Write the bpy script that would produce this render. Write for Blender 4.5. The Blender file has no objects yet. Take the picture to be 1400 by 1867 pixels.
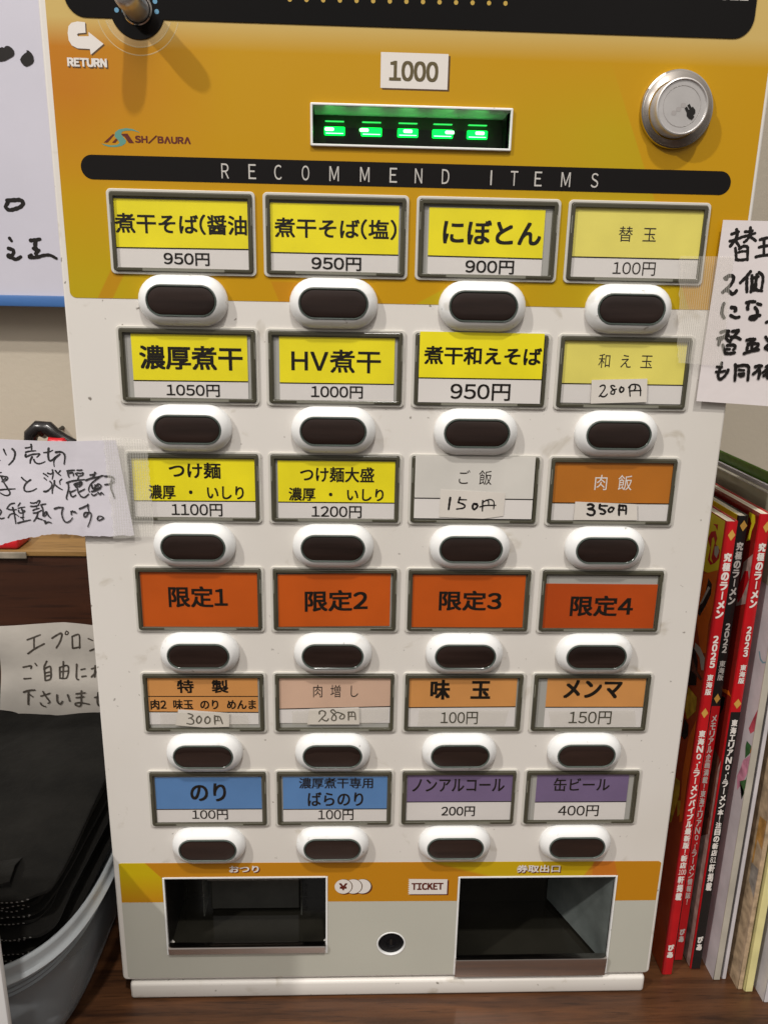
# A counter-top meal ticket machine in a noodle shop, seen close up.
import bpy, bmesh, math, random
from mathutils import Vector, Matrix
random.seed(7)
MM = 0.001
sc = bpy.context.scene
col = sc.collection
# ------------------------------------------------------------------ camera
cam_d = bpy.data.cameras.new('camera'); cam = bpy.data.objects.new('camera', cam_d); col.objects.link(cam)
cam.location = (-27.1526*MM, -404.3024*MM, 101.8291*MM)
cam.rotation_mode = 'XYZ'; cam.rotation_euler = (1.29519726, -0.01945923, -0.03492084)
cam_d.sensor_fit = 'HORIZONTAL'; cam_d.sensor_width = 36; cam_d.lens = 36*1450/1400
cam_d.clip_start = 0.01; cam_d.clip_end = 50
sc.camera = cam
# ------------------------------------------------------------------ room light
w = bpy.data.worlds.new('World'); sc.world = w; w.use_nodes = True
nt = w.node_tree; bg = nt.nodes['Background']; bg.inputs[1].default_value = 0.78
# the shop around the machine: pale ceiling above, dim room and dark floor below
tc = nt.nodes.new('ShaderNodeTexCoord'); sx = nt.nodes.new('ShaderNodeSeparateXYZ'); cr = nt.nodes.new('ShaderNodeValToRGB'); mr = nt.nodes.new('ShaderNodeMapRange')
nt.links.new(tc.outputs['Generated'], sx.inputs[0]); nt.links.new(sx.outputs[2], mr.inputs[0]); mr.inputs[1].default_value = -1; mr.inputs[2].default_value = 1
nt.links.new(mr.outputs[0], cr.inputs[0]); nt.links.new(cr.outputs[0], bg.inputs[0])
cr.color_ramp.elements[0].position = .30; cr.color_ramp.elements[0].color = (.05, .036, .028, 1)
cr.color_ramp.elements[1].position = .95; cr.color_ramp.elements[1].color = (.95, .90, .84, 1)
e = cr.color_ramp.elements.new(.52); e.color = (.27, .25, .23, 1)
e = cr.color_ramp.elements.new(.70); e.color = (.62, .585, .55, 1)
def area(name, loc, target, size, power, colr):
    d = bpy.data.lights.new(name, 'AREA'); d.shape = 'DISK'; d.size = size; d.energy = power; d.color = colr
    o = bpy.data.objects.new(name, d); col.objects.link(o); o.location = loc
    o.rotation_euler = (Vector(target)-Vector(loc)).to_track_quat('-Z', 'Y').to_euler()
area('ceiling_spot', (-1.75, -1.35, 1.95), (0, 0, -.08), .08, 49, (1, .95, .89))
area('ceiling_spot', (.12, -1.30, 2.45), (0, 0, -.08), .10, 45, (1, .95, .89))
area('soft_fill', (-.2, -1.9, 1.9), (0, 0, -.15), 1.1, 15, (1, .96, .92))  # broad fill lamp, added to soften the shadows of the two spots

sc.view_settings.view_transform = 'Standard'; sc.view_settings.look = 'None'; sc.view_settings.exposure = 0; sc.view_settings.gamma = 1
sc.render.engine = 'CYCLES'

# pen strokes: width|points, millimetres
HAND={
'noteL':'''0.89|-203.8,19.3 -203.4,17.8 -202.8,16.3
1.16|-199.5,19.5 -198.6,18.4 -198.4,16.8 -199.4,14 -200.8,12.4 -202,11.3
0.79|-206.8,13.8 -206.1,13.5
1.05|-189.9,21.9 -189.8,20.7 -190,18.9
0.9|-192.9,20.1 -191.4,20.3 -189.5,21
0.95|-193,17.9 -191.1,18.4 -187.9,18.7
1.06|-193.1,16.8 -193.4,16 -193,15.5 -190.2,16.7 -186.5,17.1 -186.3,16.7 -187.7,15.4
1.11|-190.1,15.5 -191,13.9 -191.4,12.2
0.95|-189.4,14.2 -188.9,12.8 -187.5,12 -185.6,12.3 -183.9,13.1
1.16|-181.3,20.1 -181.8,17.8 -182,15.3 -181.6,13.7 -180.3,13.9 -178.2,15.7 -176,17.1
0.79|-184,17.8 -181.6,18.1 -179.4,19.1
0.79|-176.1,16.9 -178.5,14.8 -179.5,12.9 -179.5,10.6
0.9|-177.9,18.3 -175.5,18.4 -174.2,17.5 -173.7,15.7 -174.5,12
0.79|-207.3,7.2 -206,7.4
0.9|-207.5,5.7 -205.7,5.4 -203.3,5 -203.4,3.8 -204.6,2.9
0.9|-206.2,5.4 -205.4,2.7 -203.7,-0.7 -202.7,-2.9 -203.2,-4.2 -204.9,-4.6 -206.7,-3.8 -208,-2.9
0.96|-208.3,-1.8 -205.3,-1.4 -200,-1.1
0.9|-206,2.7 -204.4,4.3 -204,3.8
0.9|-196.2,4.8 -195,3.5 -193.5,2.5
0.96|-191.9,3.6 -194.1,2 -195.3,-0 -195.3,-1.8 -194,-2.5 -191.5,-2.1 -189.3,-0.9
0.85|-185.2,6.9 -184.1,6.2 -183.1,5.3
0.8|-185,4.6 -183.9,3.5
0.9|-183.1,7.1 -181.6,6.7 -180.5,7.4
0.9|-180.6,8.8 -180.4,6.8 -181.1,4
0.9|-179.1,8.5 -178.1,7.1 -176.7,5.9
0.8|-176.7,8.5 -177.6,7.4
0.8|-182.3,2.9 -181.4,1.5 -182,-0.4 -184,-2 -185.9,-2.3 -184.9,-2.7 -183.2,-2
0.96|-180.1,3.2 -180.3,1.3 -181.3,-1 -181.6,-3.4
0.86|-179.8,1 -178.3,-0.4 -176.4,-1.5
0.75|-176.3,4.1 -177.4,3 -177.3,1.3
0.91|-209.4,-11.4 -208.2,-13.1 -209.2,-15.1
0.91|-209.9,-16.5 -208.6,-17.1 -207.1,-16.6
0.8|-201,-8.6 -203,-9.1 -204.4,-10.5 -205.1,-11.5
0.81|-205.1,-11.6 -203,-12.2 -200.3,-12
0.97|-202.1,-11 -201.7,-14.2 -201.6,-19.6
0.7|-205.1,-16.5 -203.8,-14.7 -201.6,-14.2 -199.6,-15.8
0.75|-198.1,-8.5 -199.4,-10.2
0.7|-199.4,-11.3 -197.8,-10.9 -195.9,-10.6
0.75|-199.3,-12.4 -199.1,-13.6 -197.5,-13.8 -196.1,-12.7 -197.9,-12.1
0.75|-197.6,-11.3 -197.2,-14.1 -197.5,-15.8
0.81|-198.6,-16.3 -197,-16.1
0.97|-200.5,-19.4 -198.3,-18.7 -193.9,-17.6
0.75|-197.8,-16.4 -197.4,-18.1
0.81|-192.8,-8.3 -191.4,-8.5 -190,-8.1
0.7|-190,-8.4 -188.8,-7.2 -188,-7.4 -189,-9.2 -190.2,-10.6
0.86|-192.9,-10.2 -191,-10.2 -188.8,-9.5
0.81|-192,-12.4 -190.9,-11.8 -188.7,-11.2
0.86|-191.9,-13.8 -190,-13.5 -187.7,-12.3
0.86|-189.7,-13.5 -190.5,-16 -192.3,-18.3
0.92|-190.8,-16.3 -189.2,-16.9 -187.7,-17.4
0.91|-187.7,-9.5 -186.9,-12 -187.3,-15.2
0.86|-187.1,-9.2 -185.2,-8.9
0.76|-187.2,-15.2 -185.9,-13.4 -185.1,-13.1 -185.5,-14.6 -186.7,-15.7
0.81|-185.1,-13.1 -184.5,-15.1 -183.3,-16.5
0.92|-186.9,-18 -186.1,-18.3 -186.5,-19.4 -184.8,-18.6 -183.4,-19.1
0.97|-181,-11.4 -179,-10.8 -176.7,-10.8
0.85|-178.1,18.1 -175.9,18.4 -174.2,17.9 -173.5,16.3 -174.4,12
0.96|-173.2,8.4 -171.4,8.7 -169.5,8.9
0.96|-168.1,8.8 -165.5,9.1
0.91|-173,7.5 -172.8,6.1 -172.5,5.1
0.8|-172.5,7.2 -170.4,7.5 -170.3,5.8
0.8|-169.1,7.2 -168.4,6.1 -168.3,7.5 -166.7,7.3 -165.1,7.6 -165.8,6.2 -168.2,5.9
0.85|-167.7,5.3 -168.3,4.2
0.91|-174,2.2 -171.9,3 -168.6,3.6 -164.7,4.1
0.86|-173.3,2.2 -173.2,-0.6 -174.1,-3.7 -174.7,-5.7 -174.3,-6.5
0.91|-170.3,1.4 -169.3,1.9 -166.3,2.7 -167,0.9 -169.5,-0 -169.9,1.4
0.8|-170.2,1.1 -168.9,1.1 -167.2,1.7
0.91|-172.6,-2.3 -172.3,-4.3 -171.3,-5.1 -169.8,-4.2
0.81|-172.4,-2.6 -171,-2.1 -169.6,-1.4
0.91|-168.8,-0.8 -168.4,-2.8 -167.2,-4.8 -165.4,-5.3 -163.3,-3.6
0.75|-168.4,-2.5 -166.4,-1.7 -165,-0.9
0.91|-161.7,6.5 -160.1,6.8 -158.7,7.6
0.91|-159.2,7.9 -159.7,6.2 -160.5,5.4
0.96|-164.1,3.7 -161.6,4.7 -158.3,5.4 -155.1,6.3
0.75|-155.9,6.3 -159.5,3.7 -161.9,1.5 -163.1,-1.1 -162.7,-2.5
0.91|-161.3,1.2 -160.7,-0.8 -158.1,1.8 -156.6,0.4 -160.5,-1
0.8|-159.7,1.2 -157.9,0.7
0.91|-161.6,-2.2 -159.4,-1.6 -156.9,-0.4
0.81|-161.7,-3.6 -160.7,-4.3 -159,-3.3
0.81|-158.4,-2.7 -157.4,-3.8 -156.8,-2.7 -155.6,-3.8
0.96|-154.3,5.9 -151.9,5.8 -150.1,5.2 -149.9,4.1
0.91|-151.1,4.1 -151.5,2.1 -151.6,-0.9 -150.7,-4 -150.2,-5.7
0.81|-154.6,1.5 -152.2,1.9 -149.7,3
0.97|-181,-11.4 -179,-10.7 -176.6,-10.8
0.81|-176.6,-10.8 -177.5,-13.4 -177.3,-16.2 -176.4,-18.2 -175.1,-18.6 -173.4,-17.6 -172.3,-16.2
0.97|-172.7,-12.9 -172.7,-14.5
0.97|-171.9,-12.7 -171.3,-13.3
0.92|-170.9,-13 -170.2,-13.7
0.92|-168.4,-11.4 -166.3,-10.5 -163.8,-9.2
0.76|-164,-9 -164,-11.5 -163.6,-13.2
0.81|-163.6,-13.4 -165.8,-13.5 -166.5,-14.7 -166.2,-15.8 -165.1,-15.2 -164.2,-13.8 -162.8,-13.8 -163,-16.1 -164,-18.9 -165,-21
0.76|-159.2,-15.6 -159.8,-16.9 -159,-17.6 -157.4,-16.9 -156.5,-16.3 -157.5,-15.5 -158.9,-15.3''',
'noteR':'''1.77|156.9,132 157.5,129.7 156.8,127.4 154.8,124.4
1.52|154.7,129.9 156.4,130.5 158,131.1
1.48|154.2,126.7 157,127.4 160.3,128.8
1.53|156.9,127 158.6,125.2 159.5,123.8
1.52|163.6,133.1 163.8,130.3 162.9,127.8 161.4,126.4
1.47|161.2,131.2 163.1,131.3 164.8,131.7
1.43|159.6,128.6 162.4,129.4 166.2,130.6
1.48|164,128.9 165.6,128.1 167,127.2
1.53|159.4,123.3 161.2,124.5 163.2,124.3 163.6,123 164.1,118.3
1.48|157.4,123.5 158,121 158.5,118.7
1.24|159.1,121.6 160.8,122.1 162.7,122.2
1.49|158.4,118.2 161.1,118.1 164,118.6
1.48|169.1,127.7 171,128.3 174.1,128.9
1.48|171.1,127.7 171.9,121.3
1.43|169.1,124.2 171,124.7 174.7,125.2
1.49|168.1,119.7 170.5,120.3 175.4,120.9
1.79|154.1,109.5 155.2,109 154.8,109.9 156.4,110.7 158.2,110.2 158.3,108.1 156.7,105.5 154,102.8
1.75|155.1,103.8 157,103.4 158.6,102.1 160.1,102.7 160.7,103.7
1.69|166.4,112.8 164.7,110.4 162.1,107.5
1.65|165.1,109.7 165.4,106.6 166,103.3
1.65|167.4,110.9 168,106.9 168,103.3
1.75|169.8,111.4 169.8,107.9 170.1,104.3
1.4|167.3,109.7 170.7,110.5
1.75|168.3,106.4 170,106.7
1.65|168.8,104.8 170.6,104.6
1.35|167.9,103.8 170.4,104.1 173.5,103.8
1.55|170.7,112.5 172.6,111.2 173.2,108.7 173.1,104.9
1.66|155.3,97.4 154.9,95.5 154.9,92.6
1.61|159.3,95.8 161.1,95.6 161.6,95.1 161.3,93.9
1.66|166.5,98.1 168.5,98.6 170.7,98.6
1.66|167.6,97.8 167.5,95
1.51|172.1,97.7 174,97.2
1.65|154.9,95.5 155,93 155.6,91.5 156.4,90.6
1.6|159.2,95.6 161.4,95.3 161.8,94.1
1.6|159.5,91.8 162,90.8 163.9,91.1
1.6|167.2,95.8 167.8,95
1.71|171.2,95.8 172.5,94.3 172.8,92.3 172.3,90.5 170.5,90.1 169.3,90.6 170.2,91.5 174.2,92.1
1.5|177.9,88.8 179.2,89.3
1.61|155.8,83.5 157.8,84.2 159.7,84.1
1.77|159.7,84.1 158.2,81.7 156,79.9 155.5,77.5
1.61|154.6,80.4 157.5,81.2 160,82
1.51|158.3,81.2 160.4,79.2 161.3,78.9
1.67|161.6,84.1 163.5,84.4 164.5,84.7
1.61|164.6,84.2 162.8,81.8 161,79.2
1.51|161.2,81.3 163.9,81.3 166.2,80.3
1.56|157.7,77.3 158.5,75.2 159.3,73.4
1.57|159.9,77.1 163.4,77.4 164.1,76.1 163.4,75.1
1.35|159.4,75.2 161.5,75.3
1.62|159.6,73.2 162.1,73.2 164.2,73.6
1.73|169.5,79.9 171.9,80.4 173.5,80.4
1.57|173,79.9 170.9,77.8 170.1,76.2
1.62|170.3,78 173,78.3 175.5,78.1 175.2,76.6 173.5,75.2
1.78|172.3,79.4 172.7,75.7
1.63|169.1,73.3 172,74.4 176.2,75.3
1.62|170.4,75.7 170.2,75.2
1.62|178.7,81.6 180.1,80 181,79.3
1.62|180.9,78 179.3,76.4 181.3,75.4
1.57|158.3,68.4 158.1,66.5 157.4,63.9 157.4,61.8 158.6,60.2 160.7,61.8 162.2,64.5 162,65
1.41|156.2,66.5 158.7,66.3
1.36|156,63.9 158.2,63.9 160.6,64.5
1.63|165.4,67.7 166,64.6 166.3,59.8
1.63|166.5,66.9 169.7,67.5 172.2,67 172.7,64.7 173,60.1
1.31|167.6,65.1 170.3,64.9
1.58|168.2,62.7 170.7,62.8 169.4,62 168.2,62.5
1.36|167.9,63 170.6,63.3
1.64|175.8,66.8 177.6,67.4 179,67.2
1.58|178.2,67.1 177.6,65.5 175.3,63.1
1.69|177.8,66.1 178.5,63.7 178.3,61
1.53|180.1,64 182.7,66.2
1.64|181.3,66.9 182.5,67.7
1.8|182.1,64.8 182.9,61.4
1.64|180.8,62.4 183.3,64''',
's280':'''0.82|97.9,55.4 99,56 100.1,55.9 100.4,54.6 99.5,52.7 97.8,50.3
0.87|98.5,50.7 99.8,50.2 101,50.5 101.9,51.6
0.82|105.3,55.6 104.3,56 103.4,55.6 104.2,54.4 105.5,53.5 105.4,51.8 104.5,51.6 103.7,52 103.9,53 105,53.7 106.4,54.2
0.97|108.7,55.3 108.1,54.2 108.4,53 109.2,52.7 110.1,53.6 110,54.7 109,55.1
0.82|113.3,56 113.2,54.1 113.8,50.7
0.82|112.6,55.1 113.9,56.5 115.9,56.7 117.9,56.1 118.8,54.2 119.1,51.1
0.78|115.8,56 116.2,54.8 115.6,54.2
0.73|113.8,53.4 116.4,53.6 119.2,53.6''',
's150':'''1.27|23.7,-3.8 23.4,-6.8 23.1,-10.1
1.04|28.8,-3.5 28,-6.2
0.81|28.2,-4.7 32.3,-4.8
0.99|28,-6.2 30.7,-7.2 31.6,-8.2 30.8,-9.3 27.3,-9.9
1.16|37.9,-7 36.2,-7 35.7,-8.8 36.6,-10 38,-8.8 38.2,-7.6 36.5,-7.1
0.87|40.9,-5.1 40.9,-7.5 41,-10.8
0.76|41.1,-6 42.8,-5 43.9,-5.4 44.1,-7.5
0.7|42.8,-4.8 45.1,-4.5 46.6,-5.4 47,-7.2 46.9,-9.6
0.76|39.5,-8.6 42.3,-7.8 47.9,-7.6''',
's350':'''1.47|97.3,-7.1 98.7,-6.8 100.2,-7.6 99.7,-8.8 97.6,-9.3
1.47|98.2,-9.5 100.4,-9.9 101.2,-11.3 100.4,-12.7 98.7,-12.8 97.3,-12.1
1.36|103.7,-7 103.7,-9 105.6,-9.8 106.9,-10.9 106.1,-12.1 104.4,-11.9
1.09|104,-7.6 107.7,-7.6
1.2|111.3,-8.9 109.8,-8.4 108.5,-9.8 109,-10.9 110.3,-10.8 111.2,-9.5
1.42|114.2,-7.2 114.2,-10 114.5,-12.6
1.26|114.4,-7.5 117.4,-7.5 118,-9.7 118.1,-12
1.1|114.3,-9.7 117.9,-10
0.93|116.1,-7.8 116.2,-9.4''',
's300':'''0.89|-118.6,-131.1 -116.8,-131.7 -116.1,-132.7 -117.2,-133.6 -118.5,-134.1
0.89|-117.2,-134.1 -115.9,-135.4 -116,-137.2 -117.6,-137.8 -119.7,-137.3
1|-112.4,-132.7 -113.8,-133.9 -114.1,-136 -113.1,-137.2 -111.8,-136 -111.5,-133.9 -112.7,-132.7
1|-107.7,-133 -109,-133.9 -109.5,-136 -108.4,-137.4 -106.9,-136.3 -106.7,-134.2 -108,-133
1.05|-103.9,-132.5 -104,-135.1 -103.9,-137.8
0.89|-103.7,-132.8 -101.4,-133 -100.6,-134.5 -99.7,-137.5
0.74|-103.8,-135.4 -101.2,-135.7
0.68|-102.2,-133.3 -102.2,-135.1''',
's280b':'''0.9|-45.1,-131.4 -45,-129.9 -43.5,-129.3 -41.8,-130.2 -41.9,-132 -43.5,-133.8 -45.4,-136.2
0.9|-43.8,-134.4 -41.9,-135.7 -40.6,-135.6 -40,-134.4
0.85|-36.1,-129.9 -37.4,-128.7 -38.7,-129.6 -37.4,-131.1 -35.8,-132.9 -35.8,-135 -37.1,-135.6 -38.2,-134.7 -37.7,-132.9 -36.3,-131.1 -34.7,-130.2
0.85|-34.7,-130.4 -32.6,-131.1 -31,-132.3 -31.3,-134.1 -32.9,-134.6 -33.7,-133.5 -32.3,-131.7
1.01|-28.6,-130.2 -28.6,-132.9 -28.6,-135.3
0.85|-28.9,-130.4 -25.7,-130.2 -24.9,-132 -24.7,-135
0.69|-26.8,-130.5 -27,-132.3
0.75|-28.3,-132.9 -24.9,-132.9''',
'apron':'''1.36|-246.5,-132.5 -242.4,-131.1 -238.3,-129.6
1.26|-242.2,-131.3 -242.7,-138.9
1.47|-247,-142.7 -242.2,-139.2 -236.1,-136
1.47|-230.7,-132.2 -227.1,-129.9 -224.1,-129 -225.4,-134.2 -228.5,-139.4
1.05|-220.8,-127.2 -219.6,-128.1 -220.3,-129.5 -221.8,-129.5 -221.4,-127.8
1.37|-217.2,-131 -217.8,-140
1.37|-217.2,-131 -212.9,-129.2 -212.1,-131.8 -213,-139.7
1.48|-217.5,-140 -212.6,-138.8
1.16|-206,-131.8 -203.2,-133
1.38|-206,-141.4 -201,-138.8
1.37|-251.7,-153.3 -249.3,-152.7 -246.1,-152.1 -246.5,-154.2
1.16|-243.3,-150.3 -242.4,-152.1
1.38|-252.1,-162.2 -247.3,-161.6
1.37|-235.7,-149.1 -237.7,-153
1.38|-237.7,-153.6 -237.6,-163.1
1.38|-237.9,-154.8 -234,-153 -233.5,-156.5 -234,-161.9 -237.1,-163.1
1.38|-237.1,-157.7 -234.4,-157.1
1.38|-237.3,-160.1 -234.6,-159.5
1.27|-225,-150 -226,-161.9
1.38|-227.7,-154.2 -227.9,-161.9
1.27|-227.7,-154.2 -222.8,-153 -222.1,-156.5 -223.6,-161.9 -227.4,-161.9
1.06|-227.5,-157.4 -222.7,-157.1
1.38|-216.4,-152.4 -217.2,-161.9 -215.8,-163.7
1.28|-213.8,-156.5 -211.1,-155.9
1.39|-213.5,-161.6 -210.8,-161.3
1.39|-206.6,-155.9 -201.7,-154.1
1.6|-203.8,-153.5 -204.9,-161.9
1.39|-207.1,-161.9 -201.9,-156.5
1.28|-202,-158.9 -201.8,-163.1
1.6|-253.1,-172.1 -249.5,-170.6 -245.2,-170
1.6|-249.5,-170.9 -250.8,-181.2
1.18|-249.2,-173.3 -246.8,-175.1
1.28|-241,-174.2 -237.5,-173 -234.7,-172.1
1.28|-239.4,-170.9 -237.6,-174.5 -235.3,-178.1 -236.4,-179.4
1.29|-241.8,-179.4 -240.9,-181.2 -238.6,-182.1
1.39|-230,-173.3 -229.9,-178.1 -228.2,-180 -226.7,-178.1
1.29|-223,-173.6 -221.8,-178.1
1.4|-217.4,-173.3 -211.7,-173
1.29|-217.4,-176 -212.5,-175.7
1.29|-214,-171.5 -214.6,-181.2 -217.3,-181.8 -218.2,-180 -215,-179.7 -209.2,-181.2
1.29|-205.3,-176.6 -201.2,-175.7
1.4|-202.9,-173.3 -203.7,-180.6 -201.8,-183.6''',
'board':'''2.85|-265.5,154 -260.4,154.4 -256.6,154.5 -254.9,152.7 -256.7,150.3 -261,148.6 -264.9,148 -266.9,150 -265,152.8
2.24|-266.5,129.6 -265.3,127.8
2.57|-267.9,122.8 -265.1,121.9 -264.7,120.1 -266.2,117.9
3.86|-268.1,117.8 -266.6,117.2
2.58|-266.6,116.9 -263.5,115.7 -260.1,117.4
2.57|-252.3,128.4 -249,128.8 -245.8,129.4
2.89|-248.8,128.2 -249.5,124.1 -247.8,122
2.25|-250.9,123.2 -247.9,121
2.25|-247.1,122 -249.9,119.8
2.26|-249.2,120.4 -249.2,117.3
2.58|-251.5,117.2 -254.3,117.5 -252.6,118.8
2.26|-254,117.2 -248.9,117.4 -244.9,118.6 -240,119 -235.7,116.9''',
}
BLOBS={'board': [[(-260.8, 247.6), (-259.6, 247.5), (-258.7, 248.0), (-257.4, 247.5), (-256.5, 248.4), (-255.3, 248.8), (-253.8, 248.5), (-252.4, 247.6), (-251.1, 246.0), (-251.0, 244.1), (-252.0, 242.7), (-254.3, 241.5), (-257.5, 239.9), (-259.9, 239.4), (-261.7, 239.4)], [(-243.2, 246.5), (-241.7, 246.4), (-240.0, 244.9), (-239.0, 243.1), (-238.8, 240.6), (-239.7, 238.9), (-242.0, 237.5), (-244.2, 236.8), (-245.9, 237.6), (-247.2, 239.2), (-247.8, 240.9), (-246.6, 242.8), (-244.6, 244.5), (-243.0, 245.4)]]}
COVERS={
 'c25':'''yellow|60,-19.9 13.9,-19.9 13.9,-50 60,-54
yellow|34.7,-25 14.6,-19.9 10.6,-35.9 11.8,-48.4 19.5,-53.3 26,-55.2 32.6,-55.9
red|28.7,-30.7 23.5,-28.6 20.1,-32.2 21.3,-35.8 15.1,-37.4 14.8,-42.1 19.1,-46.7 24.1,-49.6 28.3,-47.8 27.1,-39.8 31.9,-36
yellow|26.5,-34.3 24.6,-32.6 22.7,-35.2 24.3,-45.3 21.2,-47.5 25.6,-46.9
red|27.9,-25.7 21.4,-24.2 21.4,-27.9 24.3,-26.1
grey|21.9,-37.6 17.9,-35.7 15.9,-38.7 17.9,-43.1 21.1,-42.1
orange|30.3,-57.3 10.5,-48.9 13.6,-72.7 16.1,-83.7 14.5,-100.8 21,-104 32.7,-86.4
black|24.1,-57.7 18.8,-59.5 18.2,-65.3 22.6,-74.2 28.5,-83.5 31.2,-82.9 30.5,-76.9 25.1,-66.4
grey|22.7,-62.1 20.3,-62.3 27.5,-74.6 30.9,-77.7
black|34.9,-104.8 28.4,-104.7 22.7,-110.6 20.8,-125.2 32.2,-131.3
grey|29.5,-101.1 21.9,-101 14.7,-104.3 13.6,-111.8 17,-112.9 21.3,-107 29.5,-105.2
brown|32.2,-109.4 23.7,-115.8 14.2,-117.8 16.2,-119.4 29,-119.7
gold|30.1,-131.3 17.6,-131.6 16.4,-139.8 26,-151.4 31.7,-146.1
black|29.8,-152.4 23.3,-153.5 22,-160 25.8,-165.4 30.7,-165.3
gold|31.9,-196 24,-193.8 22.6,-203 25,-213.8 28.2,-227.2 31.9,-230
gold|24,-207.9 18.2,-203.7 17.1,-211.9 21,-217.4
orange|20.6,-160.3 13.7,-144.2 11.9,-167.1 14.9,-187.5 13.1,-215.8 17.6,-219.2 22.2,-186.2''',
 'c23':'''yellow|28.4,-18.5 22,-18.8 20.8,-22.6 23.2,-28.6 23.7,-34.1 27.4,-35.8 24.5,-24.3 28.9,-20.3
pinkgrey|26.8,-48.6 13.3,-40.6 13.3,-54.4 14.6,-71.1 28.3,-76.8
red|24.3,-53.1 20.4,-51.7 18,-56.2 22.8,-69 26.8,-74.4 29.3,-66
orange|31.3,-132.5 21.5,-129 17.2,-131.4 20.7,-131.6 28.5,-133.5
black|28.8,-136.6 24.3,-135.3 24.7,-142.1 27.6,-148.7 29.5,-142.4''',
 'flower':'''redflower|14.9,-150.9 11.3,-141 5,-133.3 2.7,-127.4 -0.7,-123.2 -4.5,-135.8 1,-139.6 7.8,-145.4 7.9,-148.5 12.1,-152.8
leaf|14.7,-159.2 9.1,-159.3 8.8,-163.9 13.5,-170.6 15.2,-163.2
orange|9.1,-162.9 4.5,-156.4 -1.4,-151 -1.8,-159.5 1.9,-164.9 7.2,-165.4
pink|15.1,-172.9 11.7,-168.9 6.3,-164.8 0.5,-165.8 1.7,-172.6 -0.7,-177 12,-186.9 16.5,-195.1 19.1,-186.8 16.6,-179.5
leaf|15.2,-187.9 8.8,-182.3 0.8,-179.2 0.5,-187.5 10,-197.4 7.3,-191.1
blue|17.5,-101 14.6,-105.3 11.2,-105.9 5.1,-104 5.4,-103 10.6,-104.5 13.9,-103.9 16.1,-100.4''',
 'chair':'''wood|9.1,-208.4 -0,-206.4 -4.7,-221.7 -4.1,-241.5 -1.6,-243.6 -0.8,-227.2 7.5,-224.1 7.6,-241.5 9.4,-242.9
greyfloor|9.4,-242.9 -1.8,-241 -4.1,-262.5 8.7,-256.1''',
}
# ------------------------------------------------------------------ helpers
WL = {}
def lin(h):
    h = h.lstrip('#'); r = [int(h[i:i+2], 16)/255 for i in (0, 2, 4)]
    return tuple(c/12.92 if c <= .04045 else ((c+.055)/1.055)**2.4 for c in r)
def link(o, parent, loc):
    col.objects.link(o); loc = Vector(loc)
    WL[o.name] = loc
    if parent: o.parent = parent; o.location = loc - WL[parent.name]
    else: o.location = loc
    return o
def thing(name, label, cat, loc=(0, 0, 0), group=None):
    o = bpy.data.objects.new(name, None); o.empty_display_size = .02
    link(o, None, Vector(loc)*MM); o['label'] = label; o['category'] = cat
    if group: o['group'] = group
    return o
def obj(name, me, mats, parent=None, loc=(0, 0, 0), label=None, cat=None, group=None, kind=None, smooth=False):
    o = bpy.data.objects.new(name, me); me.name = name
    if mats is not None:
        if not isinstance(mats, (list, tuple)): mats = [mats]
        for m in mats: me.materials.append(m)
    link(o, parent, Vector(loc)*MM)
    if label: o['label'] = label
    if cat: o['category'] = cat
    if group: o['group'] = group
    if kind: o['kind'] = kind
    if smooth:
        for p in me.polygons: p.use_smooth = True
        me.set_sharp_from_angle(angle=math.radians(38))
    return o
def mesh_from(verts, faces, idx=None):
    me = bpy.data.meshes.new('mesh'); me.from_pydata([tuple(c*MM for c in v) for v in verts], [], faces)
    if idx:
        for p, i in zip(me.polygons, idx): p.material_index = i
    me.update(); return me
def join(items):
    V, F, I = [], [], []
    for it in items:
        me, mi = it if isinstance(it, tuple) else (it, None)
        b = len(V); V += [v.co[:] for v in me.vertices]
        for p in me.polygons: F.append([b+i for i in p.vertices]); I.append(p.material_index if mi is None else mi)
    me = bpy.data.meshes.new('mesh'); me.from_pydata(V, [], F)
    for p, i in zip(me.polygons, I): p.material_index = i
    me.update(); return me
def shift(me, dx, dy, dz):
    for v in me.vertices: v.co.x += dx*MM; v.co.y += dy*MM; v.co.z += dz*MM
    return me
def rr(x0, z0, x1, z1, r=0, n=6, rs=None):
    rs = rs or (r,)*4; P = []                      # corners: lower left, lower right, upper right, upper left
    for (cx, cz, a0), q in zip(((x0, z0, 180), (x1, z0, 270), (x1, z1, 0), (x0, z1, 90)), rs):
        sx = 1 if cx == x0 else -1; sz = 1 if cz == z0 else -1
        if q <= 0: P.append((cx, cz)); continue
        for i in range(n+1):
            a = math.radians(a0+90*i/n); P.append((cx+sx*q+q*math.cos(a), cz+sz*q+q*math.sin(a)))
    return P
def circ(cx, cz, r, n=48): return [(cx+r*math.cos(2*math.pi*i/n), cz+r*math.sin(2*math.pi*i/n)) for i in range(n)]
def plate(loops, yf, yb=None, bev=0.0, bres=2):
    """flat shape in the x-z plane with its front at y=yf (towards the viewer) and its back at yb; extra loops are holes"""
    yb = yf if yb is None else yb; t = yb-yf
    cu = bpy.data.curves.new('c', 'CURVE'); cu.dimensions = '2D'; cu.fill_mode = 'BOTH' if t > 0 else 'FRONT'
    for L in loops:
        s = cu.splines.new('POLY'); s.points.add(len(L)-1); s.use_cyclic_u = True
        for p, (x, z) in zip(s.points, L): p.co = (x, z, 0, 1)
    if t > 0:
        cu.extrude = max(t/2-bev, 0.0001); cu.bevel_depth = bev; cu.bevel_resolution = bres; cu.offset = -bev
    o = bpy.data.objects.new('t', cu); me = bpy.data.meshes.new_from_object(o)
    bpy.data.objects.remove(o); bpy.data.curves.remove(cu)
    yc = (yf+yb)/2
    for v in me.vertices: x, y, z = v.co; v.co = (x*MM, (yc-z)*MM, y*MM)
    return me
GL = {}
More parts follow.
